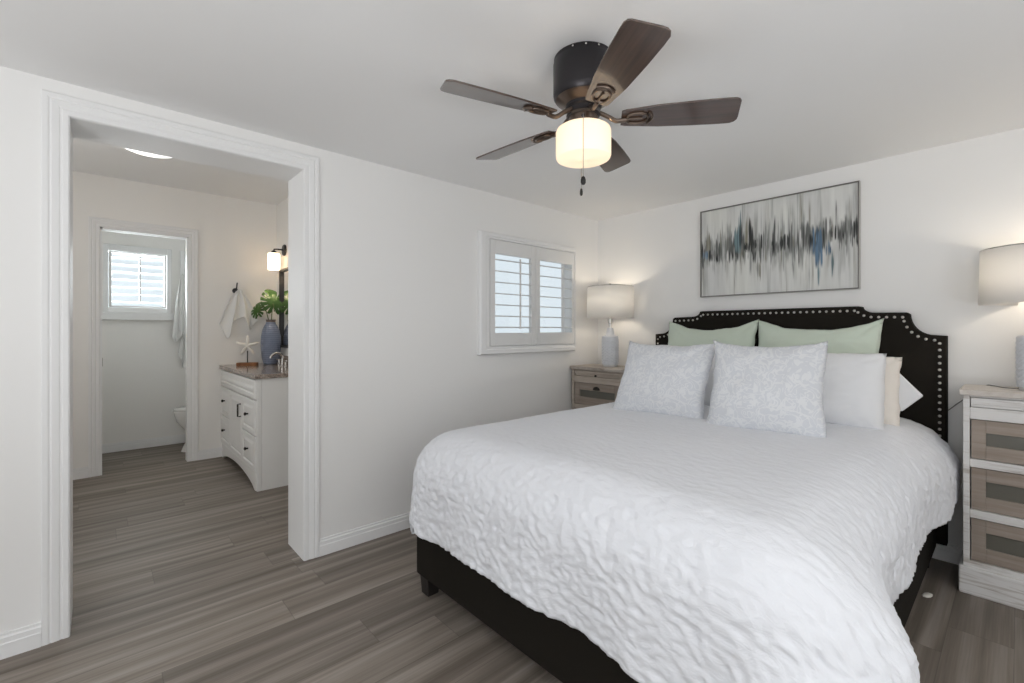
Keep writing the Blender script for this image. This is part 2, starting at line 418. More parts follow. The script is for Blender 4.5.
b.box(XB - 0.1, XB + 0.005, DY0 - 0.003, DY0 + 0.012, 0, DZ); b.box(XB - 0.1, XB + 0.005, DY1 - 0.012, DY1 + 0.003, 0, DZ)
b.box(XB - 0.1, XB - 0.065, DY0, DY1, DZ - 0.016, DZ + 0.003); b.box(XB - 0.03, XB + 0.005, DY0, DY1, DZ - 0.016, DZ + 0.003)
struct(b.obj('trim_2', M['trim']), 'white moulded casing of the narrow toilet room doorway', 'trim')
# baseboards: two-step profile
def base_prof(h=0.088): return [(0, 0), (0.016, 0), (0.016, h * 0.60), (0.013, h * 0.64), (0.013, h * 0.84), (0.008, h * 0.90), (0.008, h), (0, h)]
def base_y(b_, y0, y1, x, sgn): b_.loft([[(x + sgn * p, y, z) for p, z in base_prof()] for y in (y0, y1)])
def base_x(b_, x0, x1, y, sgn): b_.loft([[(x, y + sgn * p, z) for p, z in base_prof()] for x in (x0, x1)])
b = B(); base_y(b, YF, OY0 - 0.078, 0, 1); base_y(b, OY1 + 0.078, 0, 0, 1)
struct(b.obj('baseboard_left', M['trim']), 'white stepped baseboard along the wall with the opening', 'baseboard')
b = B(); base_x(b, 0.017, XR, 0, -1)
struct(b.obj('baseboard_back', M['trim']), 'white stepped baseboard behind bed and nightstands', 'baseboard')
b = B(); base_y(b, -4.55, DY0 - 0.072, XB, 1); base_y(b, DY1 + 0.072, YV, XB, 1)
struct(b.obj('baseboard_bathroom', M['trim']), 'white baseboard on the bathroom wall beside the doorway', 'baseboard')
b = B(); base_y(b, -3.7, -1.95, XW, 1)
struct(b.obj('baseboard_toilet', M['trim']), 'white baseboard at the back of the toilet room', 'baseboard')

# ---- shuttered windows (in a wall of constant x, room on the +x side)
def louver_mesh(y0, y1, w=0.062, t=0.009, tilt=0.0):
    prof = []
    for k in range(12):
        a = 2 * PI * k / 12; prof.append((0.5 * w * math.cos(a), 0.5 * t * math.sin(a)))
    ct, st = math.cos(tilt), math.sin(tilt)
    b_ = B(); b_.loft([[(px * ct - pz * st, y, px * st + pz * ct) for px, pz in prof] for y in (y0, y1)])
    return b_
def shutter(parent, x, py0, py1, pz0, pz1, oy0, oy1, oz0, oz1, n, tilt, rod):
    """one hinged panel: stiles and rails with n louvres and a tilt rod"""
    t = 0.028
    f = B(); f.box(x - t, x, py0, oy0, pz0, pz1); f.box(x - t, x, oy1, py1, pz0, pz1); f.box(x - t, x, oy0, oy1, pz0, oz0); f.box(x - t, x, oy0, oy1, oz1, pz1)
    p = f.obj('shutter_panel', M['shutter'], parent, 0.002)
    pitch = (oz1 - oz0) / n
    for k in range(n):
        l = louver_mesh(oy0 + 0.001, oy1 - 0.001, min(0.060, pitch * 0.86), 0.009, tilt).obj('louver', M['shutter'], p, smooth=True)
        l.location = (x - t / 2, 0, oz0 + (k + 0.5) * pitch)
    r_ = B(); yc = oy0 + (oy1 - oy0) * rod; r_.box(x + 0.022, x + 0.031, yc - 0.005, yc + 0.005, oz0 + pitch * 0.35, oz1 - pitch * 0.3)
    r_.obj('tilt_rod', M['shutter'], p)
    return p
def empty_struct(name, label, cat):
    o = bpy.data.objects.new(name, None); COL.objects.link(o); struct(o, label, cat); return o
# bedroom window: box frame standing proud of the wall
w1 = empty_struct('window_1', 'white two panel shuttered window in the left bedroom wall by the corner', 'window')
b = B()
P0, P1, Q0, Q1 = -1.352, -0.352, 1.032, 1.885
prof = [(0.0, 0.0), (0.0, 0.030), (0.010, 0.040), (0.050, 0.040), (0.060, 0.034), (0.085, 0.034), (0.085, -0.02)]
def ring(d, p):     # left, top and bottom members; the right side dies into a slim edge
    return [(p, P0 + d, Q0 + d * 0.62), (p, P0 + d, Q1 - d * 0.5), (p, P1 - d * 0.10, Q1 - d * 0.5), (p, P1 - d * 0.10, Q0 + d * 0.62)]
b.loft([ring(d, p) for d, p in prof], False, False, True)
b.obj('window_frame', M['trim'], w1, smooth=False)
b = B(); b.box(-0.11, 0.02, WY0 - 0.03, WY0 + 0.004, WZ0 - 0.02, WZ1 + 0.02); b.box(-0.11, 0.02, WY1 - 0.004, WY1 + 0.03, WZ0 - 0.02, WZ1 + 0.02)
b.box(-0.11, 0.02, WY0, WY1, WZ0 - 0.02, WZ0 + 0.004); b.box(-0.11, 0.02, WY0, WY1, WZ1 - 0.004, WZ1 + 0.02)
b.obj('window_lining', M['trim'], w1)
ym = -0.812
shutter(w1, 0.037, P0 + 0.092, ym - 0.002, Q0 + 0.060, Q1 - 0.048, -1.217, -0.862, 1.183, 1.742, 7, math.radians(-7), 0.61)
shutter(w1, 0.037, ym + 0.002, P1 - 0.012, Q0 + 0.060, Q1 - 0.048, -0.768, -0.393, 1.185, 1.740, 7, math.radians(-7), 0.61)
for (yy, zz) in ((P1 - 0.005, 1.25), (P1 - 0.005, 1.65)):
    b = B(); b.box(0.034, 0.041, yy - 0.004, yy + 0.004, zz - 0.03, zz + 0.03); b.obj('hinge', M['shutter'], w1)
b = B(); b.box(-0.105, -0.075, WY0 + 0.004, WY0 + 0.04, WZ0 + 0.004, WZ1 - 0.004); b.box(-0.105, -0.075, WY1 - 0.012, WY1 - 0.004, WZ0 + 0.004, WZ1 - 0.004); b.box(-0.105, -0.075, -0.715, -0.685, WZ0 + 0.004, WZ1 - 0.004)
b.box(-0.105, -0.075, WY0 + 0.04, WY1 - 0.012, WZ0 + 0.004, WZ0 + 0.04); b.box(-0.105, -0.075, WY0 + 0.04, WY1 - 0.012, WZ1 - 0.04, WZ1 - 0.004)
b.obj('sash', M['trim'], w1)
b = B(); b.box(-0.092, -0.088, WY0 + 0.03, WY1 - 0.03, WZ0 + 0.03, WZ1 - 0.03); b.obj('pane', M['pane'], w1)
# toilet-room windows
def small_window(name, label, V, oy0, oy1, full):
    w = empty_struct(name, label, 'window')
    x = XW
    b_ = B(); y0, y1, z0, z1 = V
    fo = 0.040
    b_.box(x, x + 0.03, y0 - fo, y0, z0 - 0.05, z1 + 0.065); b_.box(x, x + 0.03, y1, y1 + fo, z0 - 0.05, z1 + 0.065)
    b_.box(x, x + 0.03, y0, y1, z1, z1 + 0.065); b_.box(x, x + 0.03, y0, y1, z0 - 0.05, z0)
    b_.obj('window_frame', M['trim'], w, 0.003)
    b_ = B(); b_.box(x, x + 0.055, y0 - fo - 0.02, y1 + fo + 0.02, z0 - 0.125, z0 - 0.05); b_.obj('window_sill', M['trim'], w, 0.006)
    shutter(w, x + 0.036, y0 + 0.003, y1 - 0.003, z0 + 0.003, z1 - 0.003, oy0, oy1, 1.447, 1.968, 7, math.radians(-6), 0.52)
    b_ = B(); b_.box(x - 0.07, x - 0.066, y0, y1, z0, z1); b_.obj('pane', M['pane'], w)
    return w
small_window('window_2', 'small white shuttered window seen through the toilet room doorway', V1, -3.190, -2.775, True)
small_window('window_3', 'sliver of a second shuttered window beside the hanging towel', V2, -2.592, -2.375, False)

# ================================================================== BED
bed = thing('bed', 'dark brown upholstered bed with scalloped nailhead headboard and low black frame', 'bed', (1.43, -1.1, 0))
bx, by = 1.43, -1.1
def L(x, y, z): return (x - bx, y - by, z)
FX0, FX1, FY0, FY1 = 0.645, 2.215, -2.20, -0.09
b = B(); b.box(FX0 - bx, FX1 - bx, FY0 - by, FY0 + 0.05 - by, 0.088, 0.30); b.obj('footboard', M['headboard'], bed, 0.008)
b = B(); b.box(FX0 - bx, FX0 + 0.05 - bx, FY0 + 0.051 - by, FY1 - by, 0.088, 0.29); b.obj('side_rail', M['headboard'], bed, 0.008)
b = B(); b.box(FX1 - 0.05 - bx, FX1 - bx, FY0 + 0.051 - by, FY1 - by, 0.088, 0.29); b.obj('side_rail', M['headboard'], bed, 0.008)
b = B(); b.box(FX0 + 0.052 - bx, FX1 - 0.052 - bx, FY0 + 0.052 - by, FY1 - by, 0.15, 0.28); b.obj('slat_platform', M['black_wood'], bed)
b = B(); b.box(FX0 + 0.04 - bx, FX1 - 0.04 - bx, FY0 + 0.04 - by, FY1 - 0.01 - by, 0.285, 0.69); b.obj('mattress', M['mattress'], bed, 0.05, seg=4)
for (lx, ly) in ((FX0 + 0.048, FY0 + 0.045), (FX1 - 0.048, FY0 + 0.045), (FX0 + 0.048, FY1 - 0.06), (FX1 - 0.048, FY1 - 0.06)):
    b = B(); h = 0.034; g_ = 0.028
    b.loft([[(lx - bx + sx * r, ly - by + sy * r, z) for sx, sy in ((-1, -1), (1, -1), (1, 1), (-1, 1))] for r, z in ((g_, 0), (h, 0.088))])
    b.obj('leg', M['black_wood'], bed, 0.003)
# scalloped headboard
half = [(0.823, 0.0), (0.823, 1.172)]
def arc(p0, p1, n, conc):
    out = []
    for i in range(1, n + 1):
        t = i / n
        # concave sweep: horizontal at the lower end, steep at the upper
        out.append((p0[0] + (p1[0] - p0[0]) * (1 - (1 - t) ** 1.0) if not conc else p0[0] + (p1[0] - p0[0]) * math.sin(t * PI / 2), p0[1] + (p1[1] - p0[1]) * (1 - math.cos(t * PI / 2))))
    return out
half += [(0.775, 1.176)] + arc((0.775, 1.176), (0.678, 1.288), 9, True) + [(0.665, 1.297), (0.53, 1.300)] + arc((0.53, 1.300), (0.470, 1.335), 6, True) + [(0.455, 1.338)]
outline = [(x, z) for x, z in half] + [(-x, z) for x, z in reversed(half)]
outline[0] = (0.823, 0.10); outline[-1] = (-0.823, 0.10)
b = B()
rings = []
yb, yf = -0.012 - by, -0.082 - by
def inset_outline(d):
    res = []
    n = len(outline)
    for i, (x, z) in enumerate(outline):
        pz = outline[i - 1]; nz = outline[(i + 1) % n]
        e1 = Vector((x - pz[0], z - pz[1])).normalized(); e2 = Vector((nz[0] - x, nz[1] - z)).normalized()
        nrm = (Vector((-e1.y, e1.x)) + Vector((-e2.y, e2.x))); nrm.normalize()
        k = 1 / max(0.5, nrm.dot(Vector((-e1.y, e1.x))))
        res.append((x + nrm.x * d * k, z + nrm.y * d * k))
    return res
for d, y in ((0.0, yb), (0.0, yf + 0.014), (0.003, yf + 0.006), (0.012, yf)):
    rings.append([(x, y, z) for x, z in inset_outline(d)])
b.loft(rings)
hb = b.obj('headboard', M['headboard'], bed, smooth=True)
# nailheads along the edge
path = inset_outline(0.026)
path = path[:]
seglen = []
pts = [Vector((x, 0, z)) for x, z in path]
tot = sum((pts[i + 1] - pts[i]).length for i in range(len(pts) - 1))
nb = B(); nb.lathe([(0.0005, 0.006), (0.004, 0.0055), (0.0068, 0.0035), (0.0075, 0.0), ], 10); nb.xf(Matrix.Rotation(PI / 2, 4, 'X'))
nail = nb.obj('nailhead', M['nail'], hb, smooth='all')
def at(s):
    for i in range(len(pts) - 1):
        l = (pts[i + 1] - pts[i]).length
        if s <= l: return pts[i].lerp(pts[i + 1], s / l)
        s -= l
    return pts[-1]
SP = 0.0335; s0 = 0.50
cnt = int((tot - 2 * s0) / SP); SP = (tot - 2 * s0) / cnt
for i in range(cnt + 1):
    o = nail if i == 0 else nail.copy()
    if i: COL.objects.link(o); o.parent = hb
    p = at(s0 + i * SP); o.location = (p.x, yf + 0.0006, p.z)

# ---- quilt: cloth coordinates folded over a rounded box
QX0, QX1, QYF, QYH = 0.598, 2.250, -2.260, -0.13     # vertical planes of the drape, head edge
QZ = 0.738; RQ = 0.20
ix0, ix1, iyf = QX0 + RQ, QX1 - RQ, QYF + RQ
DL, DR, DF = 0.50, 0.46, 0.53          # arc+drop lengths beyond the inner flat
def nz(x, y, z=0.0): return noise.noise(Vector((x, y, z)))
def quilt_point(a, c):
    """a across (world x when flat), c along (world y when flat, running to the foot)"""
    qx = min(max(a, ix0), ix1); qy = max(c, iyf)
    ox, oy = a - qx, c - qy
    d = math.hypot(ox, oy)
    crown = 0.028 * max(0.0, math.sin(PI * (qx - ix0) / (ix1 - ix0))) ** 0.7
    z0 = QZ - 0.0 + crown * 0.5
    if d < 1e-6:
        return Vector((a, c, z0)), Vector((0, 0, 1))
    nx, ny = ox / d, oy / d
    corner = abs(nx * ny) * 2
    la = RQ * PI / 2
    per = qx * 1.0 + qy * 1.0 + math.atan2(ny, nx) * 0.35
    pf = max(0.0, min(1.0, (-1.72 - qy) / 0.42)); pf = pf * pf * (3 - 2 * pf)
    hd = max(0.0, min(1.0, (qy + 0.95) / 0.6)); hd = hd * hd * (3 - 2 * hd)
    puff = (0.115 * pf + 0.045 * hd) * max(0.0, nx) ** 0.5 * min(1.0, d / la) ** 1.6
    if nx < 0 and corner > 0: d = d * (1 - 0.20 * corner)
    if d < la:
        th = d / RQ
        r = RQ * math.sin(th); z = z0 - RQ * (1 - math.cos(th)); N = Vector((nx * math.sin(th), ny * math.sin(th), math.cos(th)))
    else:
        e = d - la
        flare = 0.06 - 0.05 * max(0.0, nx) * (1 - corner) + (0.55 if nx > 0 else 0.0) * corner
        fold = (0.014 * math.sin(per * 9.0 + 0.6) + 0.010 * math.sin(per * 17 + 2.0)) * min(1, e / 0.22)
        fold *= (0.7 + 0.3 * nz(qx * 2, qy * 2, 5))
        r = RQ + e * flare + fold; z = z0 - RQ - e * math.sqrt(max(0.05, 1 - flare * flare))
        N = Vector((nx, ny, 0.1)).normalized()
    return Vector((qx + nx * r + puff, qy + ny * r, z)), N
def crinkle(u, v):
    """ruched puckers, a few millimetres high"""
    wx = 0.020 * nz(u * 9, v * 9, 4.4); wy = 0.016 * nz(u * 11 + 5, v * 8, 6.1)
    u += wx; v += wy
    a = nz(u * 24, v * 36, 1.7); b_ = nz(u * 44 + 3, v * 66, 0.4); c_ = nz(u * 90, v * 105, 3.1)
    return 0.0105 * (0.35 - abs(a)) * 1.4 + 0.0060 * (0.35 - abs(b_)) * 1.3 + 0.0016 * c_
me = bpy.data.meshes.new('quilt'); bm = bmesh.new(); uvl = None
na, nc = 300, 330
A0, A1 = ix0 - DL, ix1 + DR; C0, C1 = QYH, iyf - DF
grid = []; uvs = {}
for j in range(nc + 1):
    row = []
    tv = j / nc
    for i in range(na + 1):
        tu = i / na
        a = A0 + (A1 - A0) * tu; c = C0 + (C1 - C0) * tv
        # the spread lies a little askew and its hem is uneven
        dl = 0.012 * math.sin(c * 7.3)
        p, N = quilt_point(a + 0.018 * (nz(c * 2.1, a * 1.1, 0)) * 0.5 + dl * 0.3, c + 0.02 * nz(a * 2.3, 4.0, c))
        topness = max(0.0, N.z)
        k = crinkle(a, c) * (1.0 - 0.74 * topness ** 2)
        p = p + N * (k + 0.006)
        if topness > 0.9: p.z += 0.006 * nz(a * 3, c * 3, 8)
        p.z = max(p.z, 0.03)
        v_ = bm.verts.new(p); row.append(v_); uvs[v_] = (a, c)
    grid.append(row)
uvl = bm.loops.layers.uv.new('UVMap')
for j in range(nc):
    for i in range(na):
        f = bm.faces.new((grid[j][i], grid[j + 1][i], grid[j + 1][i + 1], grid[j][i + 1])); f.smooth = True
        for lp in f.loops: lp[uvl].uv = uvs[lp.vert]
bmesh.ops.recalc_face_normals(bm, faces=bm.faces)
bm.to_mesh(me); bm.free(); me.materials.append(M['quilt'])
quilt = bpy.data.objects.new('quilt', me); COL.objects.link(quilt)
md = quilt.modifiers.new('thickness', 'SOLIDIFY'); md.thickness = 0.012; md.offset = -1
tag(quilt, 'white ruched quilt draped over the whole bed down past the footboard', 'quilt')

# ---- pillows
def pillow(name, label, m, w, h, t, loc, lean, rz=0.0, roll=0.0, pinch=0.06, sag=0.0, seed=0, group=None, pw=2.6, rough=0.008, slump=0.0):
    """upright cushion: local x across, local z up, local -y towards the foot; lean tips its top back"""
    bm = bmesh.new(); n = 40
    def surf(sd):
        g = []
        for j in range(n + 1):
            r = []
            for i in range(n + 1):
                u = -1 + 2 * i / n; v = -1 + 2 * j / n
                uu = math.copysign(abs(u) ** 0.85, u); vv = math.copysign(abs(v) ** 0.85, v)
                x = w / 2 * uu * (1 - pinch * (1 - vv * vv)); z = h / 2 * vv * (1 - pinch * (1 - uu * uu))
                if vv > 0: z -= (sag * (1 - uu * uu) + 0.22 * sag * nz(uu * 3.1, seed * 1.7, 0.4)) * vv
                prof = max(0.0, (1 - abs(uu) ** pw) * (1 - abs(vv) ** pw)) ** 0.52
                # soft, slightly uneven seams
                x += 0.007 * nz(vv * 2.3, seed * 3.1, 0.7) * (abs(uu) ** 3) + 0.004 * nz(vv * 6, seed, 2.2) * (abs(uu) ** 3)
                z += 0.006 * nz(uu * 2.6, seed * 2.3, 5.5) * (abs(vv) ** 3) + 0.004 * nz(uu * 7, seed, 8.2) * (abs(vv) ** 3)
                # fuller low down, like a cushion that has settled
                y = sd * (t / 2) * prof * (1.0 - 0.18 * vv)
                rad = math.hypot(uu, vv)
                wr = rough * (nz(uu * 2.6 + seed, vv * 2.6, sd * 3 + seed) + 0.6 * nz(uu * 6 + seed, vv * 6, seed)) * (1 - max(abs(uu), abs(vv)) ** 6)
                # creases running in from the corners
                ang = math.atan2(abs(vv), abs(uu))
                cr = -0.020 * math.exp(-((abs(uu) - abs(vv) + 0.08 * nz(uu * 4, vv * 4, seed)) / 0.07) ** 2) * max(0, rad - 0.75) * (1 if prof > 0.02 else 0)
                y += sd * (wr + cr)
                y += slump * (vv ** 2) * 0.5
                r.append(bm.verts.new((x, y, z)))
            g.append(r)
        for j in range(n):
            for i in range(n):
                q = (g[j][i], g[j][i + 1], g[j + 1][i + 1], g[j + 1][i]); bm.faces.new(q if sd < 0 else q[::-1])
    surf(-1); surf(1)
    bmesh.ops.remove_doubles(bm, verts=bm.verts, dist=0.0004)
    for f in bm.faces: f.smooth = True
    bmesh.ops.transform(bm, matrix=Matrix.Rotation(roll, 4, 'Y'), verts=bm.verts)
    bmesh.ops.transform(bm, matrix=Matrix.Rotation(-lean, 4, 'X'), verts=bm.verts)
    me = bpy.data.meshes.new(name); bm.to_mesh(me); bm.free(); me.materials.append(m)
    o = bpy.data.objects.new(name, me); COL.objects.link(o)
    o.location = loc; o.rotation_euler = (0, 0, rz)
    tag(o, label, 'pillow', group)
    return o
R = math.radians
pillow('pillow', 'plain sage green pillow against the headboard, on the window side', M['green'], 0.62, 0.52, 0.16, (1.075, -0.222, 1.015), R(15), pinch=0.05, sag=0.05, seed=1, group='sage green pillows at the headboard')
pillow('pillow', 'plain sage green pillow against the headboard, above the right white sham', M['green'], 0.63, 0.52, 0.16, (1.700, -0.222, 1.015), R(15), pinch=0.05, sag=0.05, seed=2, group='sage green pillows at the headboard')
pillow('pillow', 'plain white pillow mostly hidden between the two print pillows', M['sham'], 0.62, 0.38, 0.17, (1.16, -0.55, 0.92), R(14), pinch=0.03, seed=3, group='plain white pillows')
pillow('pillow', 'plain white pillow standing right of the larger print pillow', M['sham'], 0.60, 0.38, 0.19, (1.785, -0.56, 0.905), R(11), pinch=0.02, seed=4, group='plain white pillows', pw=3.4)
cp = pillow('pillow', 'white pillow coloured as in warm light, wedged behind the white one at the right end', M['cream'], 0.60, 0.36, 0.14, (1.815, -0.395, 0.893), R(12), pinch=0.02, seed=5)
pillow('pillow', 'pale grey scroll print pillow in front, nearest the window', M['damask'], 0.53, 0.46, 0.15, (1.178, -0.965, 0.930), R(27), R(4), 0, 0.075, 0.012, 6, group='scroll print pillows in front')
pillow('pillow', 'pale grey scroll print pillow in front, in the middle of the bed', M['damask'], 0.49, 0.48, 0.16, (1.706, -0.975, 0.936), R(26), R(13), 0, 0.075, 0.018, 7, group='scroll print pillows in front')
# loose end of the same white pillowcase, without the warm tint
b = B()
fl = [(2.06, 1.075), (2.215, 0.895), (2.14, 0.815), (2.04, 0.79), (2.03, 0.95)]
b.prism([(x - 1.835, z - 0.900) for x, z in fl], 'y', 0.02, 0.04)
b.obj('pillowcase_end', M['sham'], cp, 0.006)

# ================================================================== NIGHTSTANDS
def nightstand(name, label, loc, mw, mt, md_, group):
    t = thing(name, label, 'nightstand', loc, 0, group)      # local: x centred, front at y=0, back at y=+dp
    w, dp, h = 0.49, 0.30, 0.91
    hw = w / 2
    b = B(); b.box(-hw - 0.012, hw + 0.012, -0.014, dp + 0.002, h - 0.024, h); b.obj('top', mt, t, 0.004)
    b = B()
    st = 0.022          # corner posts
    b.box(-hw, -hw + st, 0, 0.03, 0.12, h - 0.024); b.box(hw - st, hw, 0, 0.03, 0.12, h - 0.024)
    b.box(-hw, -hw + 0.018, 0.03, dp, 0.12, h - 0.024); b.box(hw - 0.018, hw, 0.03, dp, 0.12, h - 0.024)
    b.box(-hw + 0.018, hw - 0.018, dp - 0.012, dp, 0.12, h - 0.024)
    for z0, z1 in ((0.780, 0.832), (0.566, 0.602), (0.340, 0.376), (0.118, 0.148), (0.878, 0.886)):
        b.box(-hw + st, hw - st, 0.002, 0.028, z0, z1)
    b.obj('carcass', mw, t, 0.0025)
    b = B(); b.box(-hw - 0.014, hw + 0.014, -0.016, dp, 0.0, 0.122); b.obj('plinth', mw, t, 0.006)
    # slim drawer
    b = B(); b.box(-hw + st + 0.003, hw - st - 0.003, 0.006, 0.20, 0.847, 0.875); b.box(-hw + st + 0.003, hw - st - 0.003, 0.014, 0.20, 0.834, 0.847)
    d = b.obj('drawer', mw, t, 0.002)
    b = B(); b.lathe([(0.0035, 0), (0.0035, 0.008), (0.008, 0.012), (0.009, 0.017), (0.005, 0.021)], 14); b.xf(Matrix.Rotation(PI / 2, 4, 'X')); k = b.obj('knob', M['dark_iron'], d, smooth=True); k.location = (0, 0.012, 0.842)
    for z0, z1 in ((0.605, 0.777), (0.379, 0.563), (0.151, 0.337)):
        x0, x1 = -hw + st + 0.004, hw - st - 0.004
        # framed front with a recessed smoky panel
        i0, i1, j0, j1 = x0 + 0.047, x1 - 0.047, z0 + 0.060, z1 - 0.056
        b = B(); b.box(x0, i0, 0.010, 0.030, z0, z1); b.box(i1, x1, 0.010, 0.030, z0, z1); b.box(i0, i1, 0.010, 0.030, z0, j0); b.box(i0, i1, 0.010, 0.030, j1, z1)
        d = b.obj('drawer', md_, t, 0.002)
        b = B(); b.box(i0 - 0.004, i1 + 0.004, 0.022, 0.032, j0 - 0.004, j1 + 0.004); b.obj('inset_panel', M['inset'], d)
        # cup pull
        b = B(); rings = []
        for k in range(7):
            a = PI / 2 * k / 6; r = 0.030 * math.cos(a) + 0.002; yy = 0.010 - 0.020 * math.sin(a)
            rings.append([(r * math.cos(PI * q / 12), yy, 0.026 * math.cos(a) * math.sin(PI * q / 12)) for q in range(13)])
        b.loft(rings, True, True, closed=False)
        c = b.obj('cup_pull', M['dark_iron'], d, smooth=True); c.location = (0, 0.0, j1 + 0.010)
        mdf = c.modifiers.new('thickness', 'SOLIDIFY'); mdf.thickness = 0.002
    return t
nightstand('nightstand', 'worn greige wooden nightstand in the corner below the window', (0.270, -0.385, 0), M['old_wash'], M['old_wash_top'], M['tan_wood'], 'nightstands beside the bed')
ns = nightstand('nightstand', 'whitewashed nightstand with brown drawer fronts at the right edge', (2.572, -0.330, 0), M['white_wash'], M['white_wash_top'], M['tan_wood'], 'nightstands beside the bed')

ns.scale = (1, 1, 0.93 / 0.91)
# ================================================================== TABLE LAMPS
def lamp(label, loc, cord):
    t = thing('table_lamp', label, 'lamp', loc, 0, 'bedside lamps')
    b = B(); b.lathe([(0.056, 0), (0.058, 0.003), (0.058, 0.014), (0.054, 0.016)], 40); b.obj('foot', M['acrylic'], t, smooth=True)
    # embossed ceramic cylinder: raised chevron weave
    n, m_ = 96, 64; b = B(); rings = []
    for j in range(m_ + 1):
        v = j / m_; z = 0.016 + 0.225 * v; rr = []
        for i in range(n):
            a = 2 * PI * i / n
            k = a * 8 / PI * 1.5; tri = abs((k % 2) - 1)
            w_ = math.sin((v * 20 + tri * 1.1) * PI)
            r = 0.0655 + 0.0022 * w_ * min(1, 8 * v, 8 * (1 - v))
            rr.append((r * math.cos(a), r * math.sin(a), z))
        rings.append(rr)
    b.loft(rings); b.obj('body', M['ceramic'], t, smooth=True)
    b = B(); b.lathe([(0.064, 0.241), (0.061, 0.2455), (0.044, 0.250), (0.036, 0.256), (0.028, 0.290), (0.024, 0.312), (0.0, 0.313)], 36, cap1=False); b.obj('shoulder', M['ceramic'], t, smooth=True)
    b = B(); b.lathe([(0.011, 0.312), (0.011, 0.345), (0.017, 0.348), (0.017, 0.385), (0.004, 0.388)], 20); b.obj('socket', M['steel'], t, smooth=True)
    # harp
    b = B()
    hp = [(0.02, 0, 0.36)] + [(0.055 * math.sin(PI * k / 12 * 0.5 + PI * 0.25) + 0.0, 0, 0.38 + 0.26 * k / 12) for k in range(1, 12)]
    hp = [(0.012, 0, 0.395), (0.045, 0, 0.42), (0.052, 0, 0.48), (0.045, 0, 0.58), (0.0, 0, 0.645), (-0.045, 0, 0.58), (-0.052, 0, 0.48), (-0.045, 0, 0.42), (-0.012, 0, 0.395)]
    b.tube(hp, 0.002, 6); b.obj('harp', M['steel'], t, smooth=True)
    b = B(); b.lathe([(0.010, 0.43), (0.026, 0.455), (0.030, 0.485), (0.022, 0.515), (0.005, 0.528)], 20); b.obj('bulb', M['bulb'], t, smooth=True)
    # drum shade
    z0, z1, r0, r1 = 0.391, 0.645, 0.187, 0.181
    b = B(); b.lathe([(r0, z0), (r1, z1)], 72, cap0=False, cap1=False); s = b.obj('lamp_shade', M['shade'], t, smooth='all')
    sm = s.modifiers.new('thickness', 'SOLIDIFY'); sm.thickness = 0.002
    b = B()
    b.tube([(r1 * math.cos(2 * PI * k / 48), r1 * math.sin(2 * PI * k / 48), z1 - 0.003) for k in range(49)], 0.0022, 6)
    for k in range(3): b.tube([(0, 0, 0.645), (r1 * math.cos(k * 2.094), r1 * math.sin(k * 2.094), z1 - 0.004)], 0.0018, 6)
    b.obj('spider', M['steel'], t, smooth=True)
    b = B(); b.lathe([(0.004, 0.645), (0.004, 0.652), (0.009, 0.655), (0.010, 0.662), (0.006, 0.668), (0.001, 0.669)], 14); b.obj('finial', M['latch'], t, smooth=True)
    if cord:
        b = B(); b.tube(cord, 0.0022, 8); b.obj('power_cord', M['cable'], t, smooth=True)
    l = bpy.data.lights.new('lamp_bulb_light', 'POINT'); l.energy = 1.8; l.color = (1.0, 0.87, 0.70); l.shadow_soft_size = 0.03
    lo = bpy.data.objects.new('lamp_bulb_light', l); COL.objects.link(lo); lo.parent = t; lo.location = (0, 0, 0.55)
    return t
lamp('white drum shade lamp on the corner nightstand beside the window', (0.285, -0.215, 0.91), None)
def smooth_path(P, n=8):
    P = [Vector(p) for p in P]; out = []
    for i in range(len(P) - 1):
        p0, p1, p2, p3 = P[max(i - 1, 0)], P[i], P[i + 1], P[min(i + 2, len(P) - 1)]
        for k in range(n):
            t = k / n
            out.append(0.5 * ((2 * p1) + (-p0 + p2) * t + (2 * p0 - 5 * p1 + 4 * p2 - p3) * t * t + (-p0 + 3 * p1 - 3 * p2 + p3) * t ** 3))
    return out + [P[-1]]
lamp('white drum shade lamp cut by the right edge on the whitewashed nightstand', (2.556, -0.175, 0.930),
     smooth_path([(-0.05, 0.01, 0.006), (-0.10, 0.02, 0.004), (-0.14, 0.09, 0.004), (-0.17, 0.146, -0.005), (-0.235, 0.157, -0.07), (-0.29, 0.16, -0.13), (-0.34, 0.163, -0.20), (-0.36, 0.165, -0.40)]))

# ================================================================== PAINTING
PX0, PX1, PZ0, PZ1 = 0.945, 1.883, 1.442, 2.063
pt = thing('painting', 'wide abstract painting of grey, black and blue vertical smears in a thin frame', 'painting', ((PX0 + PX1) / 2, 0, (PZ0 + PZ1) / 2))
hw, hh = (PX1 - PX0) / 2, (PZ1 - PZ0) / 2
b = B(); b.frame(-hw, hw, -hh, hh, 0.006, -0.036, -0.002); b.obj('frame', M['frame_metal'], pt, 0.001)
b = B(); b.frame(-hw - 0.0015, hw + 0.0015, -hh - 0.0015, hh + 0.0015, 0.004, -0.030, -0.003); b.obj('frame_edge', M['frame_side'], pt)
